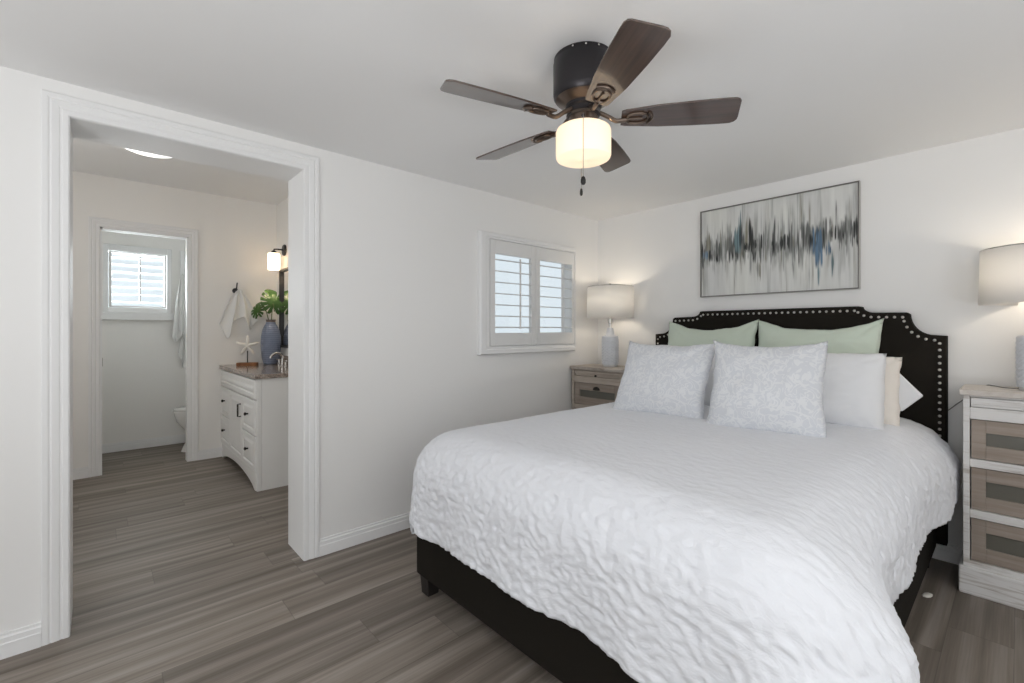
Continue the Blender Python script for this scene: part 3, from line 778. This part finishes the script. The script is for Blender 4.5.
# canvas painted stroke by stroke
NX, NZ = 420, 200
rnd = random.Random(11)
img = [[None] * (NX + 1) for _ in range(NZ + 1)]
base = (0.66, 0.665, 0.645)
for j in range(NZ + 1):
    for i in range(NX + 1):
        u, v = i / NX, j / NZ
        n1 = noise.noise(Vector((u * 26, v * 2.2, 0.5))); n2 = noise.noise(Vector((u * 80, v * 4, 3))); n3 = noise.noise(Vector((u * 5, v * 3, 9)))
        k = 1 + 0.10 * n1 + 0.06 * n2 + 0.10 * n3
        img[j][i] = [base[0] * k, base[1] * k, base[2] * k * (1 - 0.03 * n3)]
def stroke(u, v0, v1, w, c, a, feather=0.25):
    """a vertical smear: u across, v0..v1 bottom to top, w width, colour, opacity"""
    for i in range(max(0, int((u - w) * NX)), min(NX, int((u + w) * NX) + 1) + 1):
        du = (i / NX - u) / (w * 0.5)
        if abs(du) > 1.3: continue
        e = max(0.0, 1 - abs(du) ** 3 * 0.7)
        for j in range(max(0, int(v0 * NZ)), min(NZ, int(v1 * NZ)) + 1):
            v = j / NZ; t = (v - v0) / max(1e-4, v1 - v0)
            f = min(1, t / feather, (1 - t) / feather) if 0 < t < 1 else 0
            tex = 0.50 + 0.95 * noise.noise(Vector((i * 0.42, v * 3 + u * 9, w * 40))) + 0.35 * noise.noise(Vector((i * 0.9, v * 9, 2)))
            al = max(0.0, min(0.97, a * e * f * max(0.12, tex) * 2.4))
            p = img[j][i]
            for q in range(3): p[q] += (c[q] - p[q]) * al
def shade_(c, k): return tuple(min(0.75, x * k) for x in c)
BLK = (0.035, 0.037, 0.037); CHA = (0.13, 0.135, 0.13); GRY = (0.30, 0.31, 0.295); BLU = (0.10, 0.165, 0.24); TEA = (0.13, 0.19, 0.205); OLV = (0.22, 0.21, 0.165); WHT = (0.68, 0.68, 0.66)
for _ in range(90):            # faint long runs
    u = rnd.random(); c_ = rnd.uniform(0.2, 0.8); stroke(u, c_ - rnd.uniform(0.15, 0.45), c_ + rnd.uniform(0.15, 0.4), rnd.uniform(0.008, 0.03), rnd.choice([GRY, GRY, WHT, OLV]), rnd.uniform(0.1, 0.4))
def mid(u): return 0.50 + 0.02 * math.sin(u * 9) + (0.05 * (u - 0.75) if u > 0.8 else 0)
for _ in range(260):           # the dark band
    u = rnd.random(); m0 = mid(u) + rnd.uniform(-0.05, 0.06); dens = 0.55 + 0.45 * noise.noise(Vector((u * 7, 2, 1)))
    stroke(u, m0 - rnd.uniform(0.03, 0.16), m0 + rnd.uniform(0.04, 0.18), rnd.uniform(0.006, 0.018), rnd.choice([BLK, BLK, CHA, CHA, GRY]), rnd.uniform(0.5, 1.0) * (0.55 + dens * 0.6))
for _ in range(110):
    u = rnd.random(); m0 = mid(u); up = rnd.random() < 0.5
    stroke(u, m0 - (0.05 if up else rnd.uniform(0.1, 0.32)), m0 + (rnd.uniform(0.1, 0.36) if up else 0.05), rnd.uniform(0.008, 0.022), rnd.choice([CHA, GRY, GRY, OLV]), rnd.uniform(0.25, 0.6))
for (u, v0, v1, w, c, a) in (
    (0.285, 0.42, 0.98, 0.020, TEA, 0.8), (0.275, 0.44, 0.80, 0.045, TEA, 0.75), (0.300, 0.46, 0.86, 0.022, BLK, 0.55), (0.345, 0.48, 0.94, 0.030, OLV, 0.75), (0.362, 0.44, 0.86, 0.032, BLK, 0.75),
    (0.05, 0.48, 0.80, 0.028, OLV, 0.6), (0.09, 0.38, 0.55, 0.06, BLK, 0.85), (0.03, 0.42, 0.55, 0.035, BLU, 0.6), (0.14, 0.42, 0.62, 0.05, CHA, 0.8), (0.20, 0.40, 0.72, 0.018, CHA, 0.7),
    (0.36, 0.44, 0.60, 0.075, BLK, 0.85), (0.415, 0.10, 0.42, 0.026, OLV, 0.65), (0.41, 0.16, 0.40, 0.013, CHA, 0.6), (0.475, 0.46, 0.84, 0.030, GRY, 0.6), (0.52, 0.34, 0.70, 0.024, BLK, 0.8), (0.525, 0.42, 0.84, 0.014, CHA, 0.6),
    (0.585, 0.42, 0.62, 0.06, BLK, 0.9), (0.63, 0.36, 0.74, 0.02, CHA, 0.75), (0.665, 0.34, 0.62, 0.016, CHA, 0.6), (0.70, 0.40, 0.72, 0.018, CHA, 0.65),
    (0.775, 0.32, 0.66, 0.060, BLU, 0.85), (0.785, 0.20, 0.52, 0.042, BLU, 0.85), (0.79, 0.02, 0.30, 0.014, TEA, 0.8), (0.745, 0.42, 0.58, 0.03, BLK, 0.6), (0.86, 0.10, 0.40, 0.022, TEA, 0.45), (0.84, 0.30, 0.50, 0.03, BLU, 0.5),
    (0.90, 0.46, 0.64, 0.075, BLK, 0.8), (0.94, 0.48, 0.68, 0.05, CHA, 0.9), (0.985, 0.46, 0.68, 0.03, BLK, 0.9), (0.68, 0.38, 0.70, 0.010, WHT, 1.0), (0.685, 0.38, 0.66, 0.008, WHT, 1.0), (0.165, 0.40, 0.60, 0.010, WHT, 0.9), (0.20, 0.34, 0.52, 0.010, WHT, 0.8), (0.16, 0.06, 0.96, 0.006, GRY, 0.7), (0.64, 0.04, 0.44, 0.006, GRY, 0.5)):
    nb_ = max(1, int(w / 0.0042)); hgt = v1 - v0
    for q in range(nb_):
        uu_ = u + (rnd.random() - 0.5) * w * 1.15; edge_ = abs(uu_ - u) / (w * 0.5)
        sh_ = hgt * (0.10 + 0.30 * edge_)
        stroke(uu_, v0 + rnd.random() * sh_, v1 - rnd.random() * sh_, rnd.uniform(0.005, 0.011), shade_(c, rnd.uniform(0.6, 1.45)), min(1.6, a * rnd.uniform(0.9, 2.2)), 0.42)
me = bpy.data.meshes.new('canvas'); bm = bmesh.new()
cw, ch = hw - 0.0062, hh - 0.0062
G = [[bm.verts.new((-cw + 2 * cw * i / NX, -0.024, -ch + 2 * ch * j / NZ)) for i in range(NX + 1)] for j in range(NZ + 1)]
for j in range(NZ):
    for i in range(NX): bm.faces.new((G[j][i], G[j][i + 1], G[j + 1][i + 1], G[j + 1][i]))
# back and edges give the canvas its depth
K = [bm.verts.new((sx * cw, -0.006, sz * ch)) for sx, sz in ((-1, -1), (1, -1), (1, 1), (-1, 1))]
bm.faces.new(K[::-1])
bm.to_mesh(me); bm.free()
ca = me.color_attributes.new('paint', 'FLOAT_COLOR', 'POINT')
k = 0
for j in range(NZ + 1):
    for i in range(NX + 1):
        ca.data[k].color = (*[max(0.0, q) for q in img[j][i]], 1); k += 1
mp = mat('smeared_oil_paint', (0.5, 0.5, 0.5), 0.5, spec=0.3); g = NT(mp)
at_ = g.n('ShaderNodeAttribute'); at_.attribute_name = 'paint'; g.base(at_.outputs['Color'])
g.bump(g.noise(g.mapping(g.coord(), (140, 1, 8)), 1.0, 3), 0.25, 0.003)
me.materials.append(mp)
cv = bpy.data.objects.new('canvas', me); COL.objects.link(cv); cv.parent = pt

# ================================================================== CEILING FAN
fan = thing('ceiling_fan', 'dark bronze flush mount ceiling fan with five walnut blades and a lit glass drum', 'ceiling fan', (1.46, -2.0, H1))
b = B(); b.lathe([(0.098, 0), (0.104, -0.004), (0.104, -0.020), (0.1065, -0.024), (0.1065, -0.128), (0.1045, -0.140), (0.098, -0.149)], 64); b.obj('motor_housing', M['bronze'], fan, smooth=True)
for k in range(4):
    a = math.radians(-70 + k * 24); b = B(); b.lathe([(0.004, -0.001), (0.0035, 0.003), (0.001, 0.004)], 10); b.xf(Matrix.Rotation(PI / 2, 4, 'Y')); o = b.obj('screw', M['steel'], fan, smooth=True)
    o.location = (0.104 * math.cos(a), 0.104 * math.sin(a), -0.012); o.rotation_euler = (0, 0, a)
b = B(); b.lathe([(0.097, -0.149), (0.090, -0.154), (0.070, -0.164), (0.064, -0.170)], 64, cap0=False, cap1=False); b.obj('housing_rim', M['bronze2'], fan, smooth=True)
b = B(); b.lathe([(0.064, -0.168), (0.064, -0.180), (0.058, -0.186), (0.058, -0.200), (0.060, -0.205), (0.052, -0.212)], 48); b.obj('blade_hub', M['bronze'], fan, smooth=True)
b = B(); b.lathe([(0.050, -0.210), (0.052, -0.214), (0.052, -0.243), (0.058, -0.247), (0.058, -0.252)], 48); sh = b.obj('switch_housing', M['bronze2'], fan, smooth=True)
b = B(); b.lathe([(0.006, 0), (0.006, 0.003), (0.003, 0.005)], 12); b.xf(Matrix.Rotation(PI / 2, 4, 'Y')); o = b.obj('thumb_screw', M['bronze'], sh, smooth=True)
ac = math.radians(-52); o.location = (0.052 * math.cos(ac), 0.052 * math.sin(ac), -0.228); o.rotation_euler = (0, 0, ac)
# opal glass drum
b = B(); b.lathe([(0.076, -0.250), (0.086, -0.251), (0.094, -0.256), (0.0975, -0.266), (0.0975, -0.349), (0.094, -0.358), (0.086, -0.362), (0.0, -0.364)], 64, cap0=False, cap1=False)
gs = b.obj('glass_shade', M['opal'], fan, smooth=True)
sm = gs.modifiers.new('thickness', 'SOLIDIFY'); sm.thickness = 0.003
b = B(); b.lathe([(0.012, -0.262), (0.026, -0.285), (0.028, -0.305), (0.018, -0.328), (0.003, -0.334)], 20); b.obj('bulb', M['bulb'], fan, smooth=True)
l = bpy.data.lights.new('fan_bulb_light', 'POINT'); l.energy = 4.0; l.color = (1.0, 0.80, 0.56); l.shadow_soft_size = 0.03
lo = bpy.data.objects.new('fan_bulb_light', l); COL.objects.link(lo); lo.parent = fan; lo.location = (0, 0, -0.30)
# blades
def blade_outline():
    # local x outward from the hub, y across (positive = counter-clockwise side)
    r0, r1 = 0.132, 0.528
    lo_ = [(r0, -0.036), (r0 + 0.015, -0.041), (0.26, -0.055), (0.38, -0.061), (0.47, -0.063), (0.498, -0.062), (0.510, -0.057), (0.516, -0.048)]
    up_ = [(0.528, 0.030), (0.528, 0.044), (0.522, 0.055), (0.508, 0.062), (0.47, 0.063), (0.38, 0.061), (0.26, 0.055), (r0 + 0.015, 0.041), (r0, 0.036)]
    return lo_ + up_
bz = -0.222
pitch = math.radians(13)       # clockwise edge raised
proto = None
for k in range(5):
    ang = math.radians(39.3 + 72 * k)
    if proto is None:
        b = B(); b.prism(blade_outline(), 'z', -0.003, 0.003)
        bl = b.obj('blade', M['blade'], fan, 0.0015)
        # bracket: curved arm plus a forked plate under the blade root
        c = B()
        c.tube(smooth_path([(0.052, 0, 0.030), (0.085, 0, 0.010), (0.115, 0, -0.010), (0.150, 0, -0.008)], 5), [0.008] * 15 + [0.007], 8)
        def strap(pts, w_=0.0042):
            c.tube(pts, w_, 8)
        strap([(0.145, 0, -0.007), (0.170, 0, -0.006), (0.205, 0, -0.006)])
        loop = smooth_path([(0.150, 0.0, -0.007), (0.158, 0.020, -0.006), (0.190, 0.026, -0.006), (0.214, 0.018, -0.006), (0.222, 0.0, -0.006), (0.214, -0.018, -0.006), (0.190, -0.026, -0.006), (0.158, -0.020, -0.006), (0.150, 0.0, -0.007)], 5)
        strap(loop, 0.0045)
        strap(smooth_path([(0.222, 0.028, -0.006), (0.232, 0.016, -0.006), (0.236, 0, -0.006), (0.232, -0.016, -0.006), (0.222, -0.028, -0.006)], 5), 0.005)
        br = c.obj('blade_bracket', M['bronze2'], bl, smooth=True)
        proto = bl
    else:
        bl = proto.copy(); COL.objects.link(bl); bl.parent = fan
        br = proto.children[0].copy(); COL.objects.link(br); br.parent = bl
    bl.location = (0, 0, bz); bl.rotation_euler = (pitch * -1.0, 0, ang)
fwd = Vector((1.46 - 2.5025, -2.0 + 3.282, 0)).normalized()
for (dirn, zb, rk) in ((-1, -0.477, 0.0085), (1, -0.452, 0.0055)):
    p = fwd * (0.106 * dirn); q = fwd * (0.056 * dirn)
    if dirn > 0: p = p + Vector((-0.006, -0.004, 0))
    b = B(); b.tube(smooth_path([(q.x, q.y, -0.232), (p.x * 0.8, p.y * 0.8, -0.234), (p.x, p.y, -0.252), (p.x, p.y, -0.30), (p.x, p.y, zb + 0.02)], 4), 0.0011, 6)
    ch_ = b.obj('pull_chain', M['latch'], fan, smooth=True)
    b = B(); b.lathe([(0.002, zb + 0.022), (rk * 0.7, zb + 0.018), (rk, zb + 0.010), (rk, zb), (rk * 0.6, zb - 0.006), (0.001, zb - 0.007)], 14, (p.x, p.y)); b.obj('pull_knob', M['black_wood'], ch_, smooth=True)

# ================================================================== BATHROOM
VX0, VX1, VY0 = -2.597, -1.295, -2.410
VD = YV - VY0 - 0.004
van = thing('vanity_cabinet', 'white raised panel vanity cabinet with black knobs under the granite top', 'cabinet', (VX0, VY0, 0))
vw = VX1 - VX0
b = B()
b.box(0.0165, vw - 0.0165, 0.012, VD - 0.002, 0.10, 0.836)                      # box
b.box(0, 0.045, 0, 0.03, 0, 0.838); b.box(vw - 0.045, vw, 0, 0.03, 0, 0.838); b.box(vw - 0.016, vw - 0.0004, 0.031, VD, 0, 0.838); b.box(0.0004, 0.016, 0.031, VD, 0, 0.838)
arch = [(0.03, 0.0), (0.06, 0.0)] + [(0.06 + (vw - 0.12) * t, 0.075 * math.sin(PI * t) ** 0.6) for t in [i / 16 for i in range(1, 16)]] + [(vw - 0.06, 0.0), (vw - 0.03, 0.0), (vw - 0.03, 0.135), (0.03, 0.135)]
b.prism(arch, 'y', -0.004, 0.022)
b.obj('body', M['vanity'], van, 0.002)
def raised(name, x0, x1, z0, z1, parent, m):
    b_ = B(); y = 0.0
    def rr(d, yy): return [(x0 + d, yy, z0 + d), (x1 - d, yy, z0 + d), (x1 - d, yy, z1 - d), (x0 + d, yy, z1 - d)]
    b_.loft([rr(0, 0.014), rr(0, -0.010), rr(0.004, -0.014), rr(0.036, -0.014), rr(0.042, -0.006), rr(0.046, -0.006), rr(0.064, -0.014)])
    return b_.obj(name, m, parent)
def vknob(x, z, par):
    b_ = B(); b_.lathe([(0.006, 0), (0.006, 0.012), (0.012, 0.018), (0.013, 0.026), (0.006, 0.030)], 14); b_.xf(Matrix.Rotation(PI / 2, 4, 'X')); k_ = b_.obj('knob', M['dark_iron'], par, smooth=True); k_.location = (x, -0.013, z)
raised('false_front', 0.012, vw - 0.012, 0.685, 0.828, van, M['vanity'])
xs = [0.012, 0.415, 0.885, vw - 0.012]
for (x0, x1) in ((xs[0], xs[1] - 0.006), (xs[2] + 0.006, xs[3])):
    for (z0, z1) in ((0.415, 0.672), (0.145, 0.405)):
        d = raised('drawer', x0, x1, z0, z1, van, M['vanity']); vknob((x0 + x1) / 2, (z0 + z1) / 2 + 0.012, d)
d = raised('door', xs[1], xs[2], 0.145, 0.672, van, M['vanity'])
b = B(); hx = xs[2] - 0.045
b.tube([(hx, -0.012, 0.50), (hx, -0.035, 0.50), (hx, -0.035, 0.60), (hx, -0.012, 0.60)], 0.0065, 8); b.obj('door_handle', M['dark_iron'], d, smooth=True)
b = B(); b.box(VX0 - 0.006, VX1 + 0.022, VY0 - 0.022, YV - 0.002, 0.840, 0.872)
b.box(VX0 - 0.006, VX1 + 0.022, YV - 0.018, YV - 0.002, 0.872, 0.955)
tag(b.obj('countertop', M['granite'], None, 0.004), 'speckled brown granite countertop on the white vanity', 'countertop')
# mirror on the wall over the vanity
mr = thing('mirror', 'black framed mirror on the bathroom wall behind the vase', 'mirror', (-1.88, YV, 1.42))
b = B(); b.frame(-0.50, 0.50, -0.385, 0.375, 0.022, -0.038, -0.001); b.obj('frame', M['black_frame'], mr, 0.002)
b = B(); b.box(-0.48, 0.48, -0.016, -0.006, -0.365, 0.355); b.obj('mirror_glass', M['mirror'], mr)
# sconce
sc = thing('wall_sconce', 'lit white glass wall sconce on a dark bracket above the vanity', 'wall light', (-2.315, YV, 1.985))
b = B(); b.lathe([(0.055, 0.0), (0.055, 0.010), (0.048, 0.018), (0.010, 0.020)], 32); b.xf(Matrix.Rotation(PI / 2, 4, 'X')); b.obj('back_plate', M['bronze'], sc, smooth=True)
b = B(); b.tube(smooth_path([(0, -0.015, 0), (0, -0.06, 0.002), (0, -0.088, 0.0), (0, -0.098, -0.006), (0, -0.100, -0.03)], 5), 0.007, 8); b.lathe([(0.022, -0.045), (0.022, -0.022), (0.012, -0.014)], 20, (0, -0.100)); b.obj('arm', M['bronze'], sc, smooth=True)
b = B(); b.lathe([(0.020, -0.036), (0.048, -0.040), (0.055, -0.050), (0.055, -0.195), (0.050, -0.200)], 36, (0, -0.100), cap0=False, cap1=False); o = b.obj('glass_shade', M['sconce'], sc, smooth=True)
sm = o.modifiers.new('thickness', 'SOLIDIFY'); sm.thickness = 0.003
l = bpy.data.lights.new('sconce_bulb_light', 'POINT'); l.energy = 6.0; l.color = (1.0, 0.80, 0.55); l.shadow_soft_size = 0.03
lo = bpy.data.objects.new('sconce_bulb_light', l); COL.objects.link(lo); lo.parent = sc; lo.location = (0, -0.100, -0.13)
# flush ceiling light
cl = thing('ceiling_light', 'round lit flush light on the bathroom ceiling beyond the opening', 'ceiling light', (-1.52, -3.02, H2))
b = B(); b.lathe([(0.172, 0), (0.172, -0.018), (0.165, -0.022)], 48); b.obj('rim', M['trim'], cl, smooth=True)
b = B(); b.lathe([(0.165, -0.020), (0.160, -0.034), (0.125, -0.048), (0.0, -0.055)], 48, cap1=False); b.obj('diffuser', M['glow'], cl, smooth=True)
# vase with two monstera leaves
vx, vy = -2.36, -2.045
vs = thing('vase', 'tall slate blue ribbed vase on the granite countertop', 'vase', (vx, vy, 0.872))
b = B(); pr = [(0.056, 0), (0.064, 0.006), (0.078, 0.07), (0.086, 0.15), (0.088, 0.21), (0.085, 0.27), (0.075, 0.33), (0.058, 0.372), (0.044, 0.396), (0.042, 0.408)]
b.lathe(pr, 48, cap1=False); b.obj('body', M['vase'], vs, smooth=True)
b = B(); b.lathe([(0.042, 0.406), (0.040, 0.420), (0.044, 0.430), (0.044, 0.434), (0.036, 0.434), (0.034, 0.400), (0.0, 0.398)], 36, cap0=False, cap1=False); b.obj('rim', M['vase_neck'], vs, smooth=True)
def monstera(label, top, size, yaw, tilt, roll):
    t = thing('monstera_leaf', label, 'leaf', (vx, vy, 0.872), 0, 'monstera leaves in the vase')
    tp = Vector(top)
    b_ = B(); b_.tube(smooth_path([(0.0, 0, 0.31), (tp.x * 0.15, tp.y * 0.15, 0.42), (tp.x * 0.55, tp.y * 0.55, 0.36 + tp.z * 0.45), tuple(tp)], 6), 0.0042, 8); b_.obj('stem', M['stem'], t, smooth=True)
    # outline with side cuts between the lobes
    n = 150; pts_ = []
    for i in range(n):
        th = 2 * PI * i / n            # 0 = tip
        s_ = abs(((th + PI) % (2 * PI)) - PI) / PI          # 0 tip .. 1 stalk
        r = size * (0.62 - 0.10 * s_ + 0.12 * math.exp(-(s_ / 0.16) ** 2)) 
        r *= 1 - 0.75 * math.exp(-((1 - s_) / 0.07) ** 2)   # heart notch at the stalk
        if 0.10 < s_ < 0.86:
            cut = math.cos((s_ - 0.10) / 0.76 * 5 * 2 * PI)
            r *= 1 - 0.52 * max(0.0, -cut - 0.55) / 0.45
        pts_.append((r * math.sin(th) * 0.92, r * math.cos(th)))
    b_ = B(); bm_ = b_.bm
    rings = [0.18, 0.45, 0.72, 1.0]
    def P3(x, y): return Vector((x, y + size * 0.40, 0.22 * abs(x) - 1.1 * y * y / size * 0.5 - 0.9 * x * x / size * 0.6))
    cv_ = bm_.verts.new(P3(0, 0)); prev = None
    for rr in rings:
        cur = [bm_.verts.new(P3(x * rr, y * rr)) for x, y in pts_]
        for i in range(n):
            j = (i + 1) % n
            if prev is None: bm_.faces.new((cv_, cur[i], cur[j]))
            else: bm_.faces.new((prev[i], cur[i], cur[j], prev[j]))
        prev = cur
    Mx = Matrix.Translation(tp) @ Matrix.Rotation(yaw, 4, 'Z') @ Matrix.Rotation(tilt, 4, 'X') @ Matrix.Rotation(roll, 4, 'Y')
    b_.xf(Mx)
    o_ = b_.obj('blade', M['leaf'], t, smooth='all'); sm_ = o_.modifiers.new('thickness', 'SOLIDIFY'); sm_.thickness = 0.0012
    return t
cd = math.atan2(-3.282 - vy, 2.5025 - vx)       # towards the room opening
monstera('upright monstera leaf with deep cuts at the right of the vase', (0.045, 0.02, 0.51), 0.225, cd - PI / 2 - PI + 0.25, R(72), R(10))
monstera('lower monstera leaf drooping left over the vase', (-0.115, -0.09, 0.465), 0.155, cd - PI / 2 - PI + 0.1, R(66), R(-50))
# starfish on a stand
sx, sy = -2.315, -2.255
st_ = thing('starfish_ornament', 'white starfish on a thin rod and wooden block on the countertop', 'ornament', (sx, sy, 0.872), R(62))
b = B(); b.box(-0.085, 0.085, -0.035, 0.035, 0, 0.030); b.obj('wooden_base', M['base_wood'], st_, 0.003)
b = B(); b.tube([(0, 0, 0.028), (0, 0, 0.14)], 0.005, 8); b.obj('rod', M['black_wood'], st_, smooth=True)
b = B(); n = 100; front = []
ringf = [[], [], [], []]
for q, (sc_, yy) in enumerate(((1.0, 0.0), (0.86, -0.009), (0.55, -0.016), (0.15, -0.022))):
    for i in range(n):
        a = 2 * PI * i / n + 0.25
        k5 = (math.cos(5 * a) + 1) / 2
        r = (0.026 + 0.072 * k5 ** 1.8)
        if sc_ < 1: r = 0.026 * sc_ + 0.072 * k5 ** 1.8 * sc_
        ringf[q].append((r * math.sin(a), yy, 0.185 + r * math.cos(a)))
back = [[(x, -y, z) for x, y, z in rg] for rg in ringf]
b.loft(back[::-1] [:-1] + ringf); b.obj('starfish', fabric('starfish_chalk', (0.78, 0.75, 0.70), 200, 0.5), st_, smooth='all')
# faucet
fc = thing('faucet', 'brushed metal gooseneck faucet at the back of the vanity top', 'faucet', (-2.05, -2.025, 0.872))
b = B(); b.lathe([(0.028, 0), (0.028, 0.006), (0.016, 0.014), (0.014, 0.05)], 24); b.obj('base', M['steel'], fc, smooth=True)
b = B(); b.tube(smooth_path([(0, 0, 0.04), (0, 0, 0.085), (0, -0.02, 0.115), (0, -0.06, 0.120), (0, -0.095, 0.095), (0, -0.10, 0.075)], 6), 0.011, 12); b.obj('spout', M['steel'], fc, smooth=True)
for s_ in (-1, 1):
    b = B(); b.lathe([(0.020, 0), (0.020, 0.006), (0.012, 0.012), (0.012, 0.045), (0.017, 0.05), (0.010, 0.058)], 18, (s_ * 0.10, 0)); b.tube([(s_ * 0.10, 0, 0.05), (s_ * 0.145, -0.01, 0.056)], 0.006, 8); b.obj('handle', M['steel'], fc, smooth=True)
# towel hook and towel on the far bathroom wall
hy, hz = -2.300, 1.585
hk = thing('towel_hook', 'small black hook holding the white towel on the bathroom wall', 'hook', (XB, hy, hz))
b = B(); b.lathe([(0.026, 0), (0.026, 0.006), (0.018, 0.012)], 24); b.xf(Matrix.Rotation(PI / 2, 4, 'Y')); b.obj('back_plate', M['bronze'], hk, smooth=True)
b = B(); b.tube(smooth_path([(0.008, 0, 0), (0.035, 0, -0.005), (0.052, 0, 0.010), (0.056, 0.004, 0.055), (0.06, 0.006, 0.075)], 5), 0.006, 8); b.obj('prong', M['bronze'], hk, smooth=True)
def hung_towel(name, label, x, y, z, drop, halfw, seed, cat='towel', tips=(0.9, 0.55, 1.0, 0.6, 0.85), m=None):
    bm_ = bmesh.new(); nu, nv = 60, 40; g_ = []
    for j in range(nv + 1):
        v = j / nv; r_ = []
        for i in range(nu + 1):
            u = i / nu; s_ = 2 * u - 1
            q = u * (len(tips) - 1); k_ = min(int(q), len(tips) - 2); f_ = q - k_
            f_ = f_ * f_ * (3 - 2 * f_); dr = drop * (tips[k_] * (1 - f_) + tips[k_ + 1] * f_)
            wd = halfw * (0.10 + 0.90 * v ** 0.75)
            yy = y + wd * s_ + 0.008 * nz(u * 5, v * 3, seed)
            dep = 0.006 + (0.018 + 0.030 * v) * (0.5 + 0.5 * math.cos(u * 2 * PI * 2.5 + 0.8 * v + seed)) * (0.4 + 0.6 * min(1, v * 3))
            zz = z - dr * v + (0.02 * (1 - s_ * s_) if v < 0.05 else 0)
            r_.append(bm_.verts.new((x + dep + 0.030 * (1 - v) ** 2, yy, zz)))
        g_.append(r_)
    for j in range(nv):
        for i in range(nu):
            f = bm_.faces.new((g_[j][i], g_[j][i + 1], g_[j + 1][i + 1], g_[j + 1][i])); f.smooth = True
    me_ = bpy.data.meshes.new(name); bm_.to_mesh(me_); bm_.free(); me_.materials.append(m or M['terry'])
    o_ = bpy.data.objects.new(name, me_); COL.objects.link(o_)
    md_ = o_.modifiers.new('thickness', 'SOLIDIFY'); md_.thickness = 0.006; md_.offset = 1
    return tag(o_, label, cat)
hung_towel('towel', 'white towel hanging from the black hook beside the vanity', XB + 0.006, hy + 0.03, hz + 0.0, 0.46, 0.165, 1.3, tips=(0.70, 1.0, 0.62, 0.55, 0.82, 0.62))
hung_towel('bath_towel', 'long white towel hanging in the toilet room right of its window', XW + 0.055, -2.635, 1.78, 0.70, 0.085, 4.4, tips=(0.94, 1.0, 0.90, 0.93, 0.88))
hung_towel('hand_towel', 'small fringed hand towel hanging below the long white towel', XW + 0.025, -2.610, 1.16, 0.36, 0.055, 7.7, tips=(0.55, 0.75, 1.0, 0.98, 0.8))
# latch on the toilet-room doorway
b = B(); b.box(XB - 0.055, XB - 0.02, DY0 + 0.010, DY0 + 0.016, 0.90, 0.97)
tag(b.obj('door_latch', M['latch']), 'small metal latch plate on the toilet room doorway edge', 'latch')
# toilet: bowl faces -y
tx, ty = -3.06, -2.735
tl = thing('toilet', 'white toilet half hidden behind the right side of the doorway', 'toilet', (tx, ty, 0))
def ell(cx, cy, rx, ry, z, n=36, sq=2.0):
    o_ = []
    for i in range(n):
        a = 2 * PI * i / n; c_, s_ = math.cos(a), math.sin(a)
        o_.append((cx + rx * math.copysign(abs(c_) ** (2 / sq), c_), cy + ry * math.copysign(abs(s_) ** (2 / sq), s_), z))
    return o_
b = B(); b.loft([ell(0, 0.36, 0.115, 0.305, 0), ell(0, 0.36, 0.11, 0.295, 0.03), ell(0, 0.36, 0.092, 0.255, 0.12), ell(0, 0.34, 0.10, 0.245, 0.20), ell(0, 0.28, 0.16, 0.26, 0.30), ell(0, 0.255, 0.185, 0.255, 0.37), ell(0, 0.255, 0.185, 0.255, 0.39)]); b.obj('bowl', M['porcelain'], tl, smooth=True)
b = B(); b.loft([ell(0, 0.255, 0.190, 0.262, 0.392), ell(0, 0.255, 0.192, 0.264, 0.402), ell(0, 0.255, 0.188, 0.260, 0.410)]); b.obj('seat', M['porcelain'], tl, smooth=True)
b = B(); b.loft([ell(0, 0.255, 0.188, 0.260, 0.413), ell(0, 0.255, 0.190, 0.262, 0.424), ell(0, 0.255, 0.176, 0.248, 0.434)]); b.obj('lid', M['porcelain'], tl, smooth=True)
b = B(); b.box(-0.20, 0.20, 0.54, 0.735, 0.38, 0.72); tk = b.obj('tank', M['porcelain'], tl, 0.02)
b = B(); b.box(-0.21, 0.21, 0.53, 0.742, 0.722, 0.755); b.obj('tank_lid', M['porcelain'], tl, 0.008)
b = B(); b.tube([(-0.14, 0.535, 0.66), (-0.14, 0.52, 0.66), (-0.08, 0.518, 0.655)], 0.006, 8); b.obj('flush_lever', M['steel'], tl, smooth=True)
# scrap of paper on the floor beside the bed
b = B(); n = 14
rg = [[(0.030 * (1 + 0.35 * nz(i * 0.9, q * 1.0, 3)) * math.cos(2 * PI * i / n) * s_, 0.016 * (1 + 0.3 * nz(i, 2, q)) * math.sin(2 * PI * i / n) * s_, z) for i in range(n)] for q, (s_, z) in enumerate(((0.9, 0.001), (1.0, 0.003), (0.7, 0.008)))]
b.loft(rg); o = b.obj('paper_scrap', M['paper'], None, smooth='all'); o.location = (2.222, -0.50, 0.0); o.rotation_euler = (0, 0, R(75))
tag(o, 'small pale scrap on the dark floor beside the bed', 'scrap')
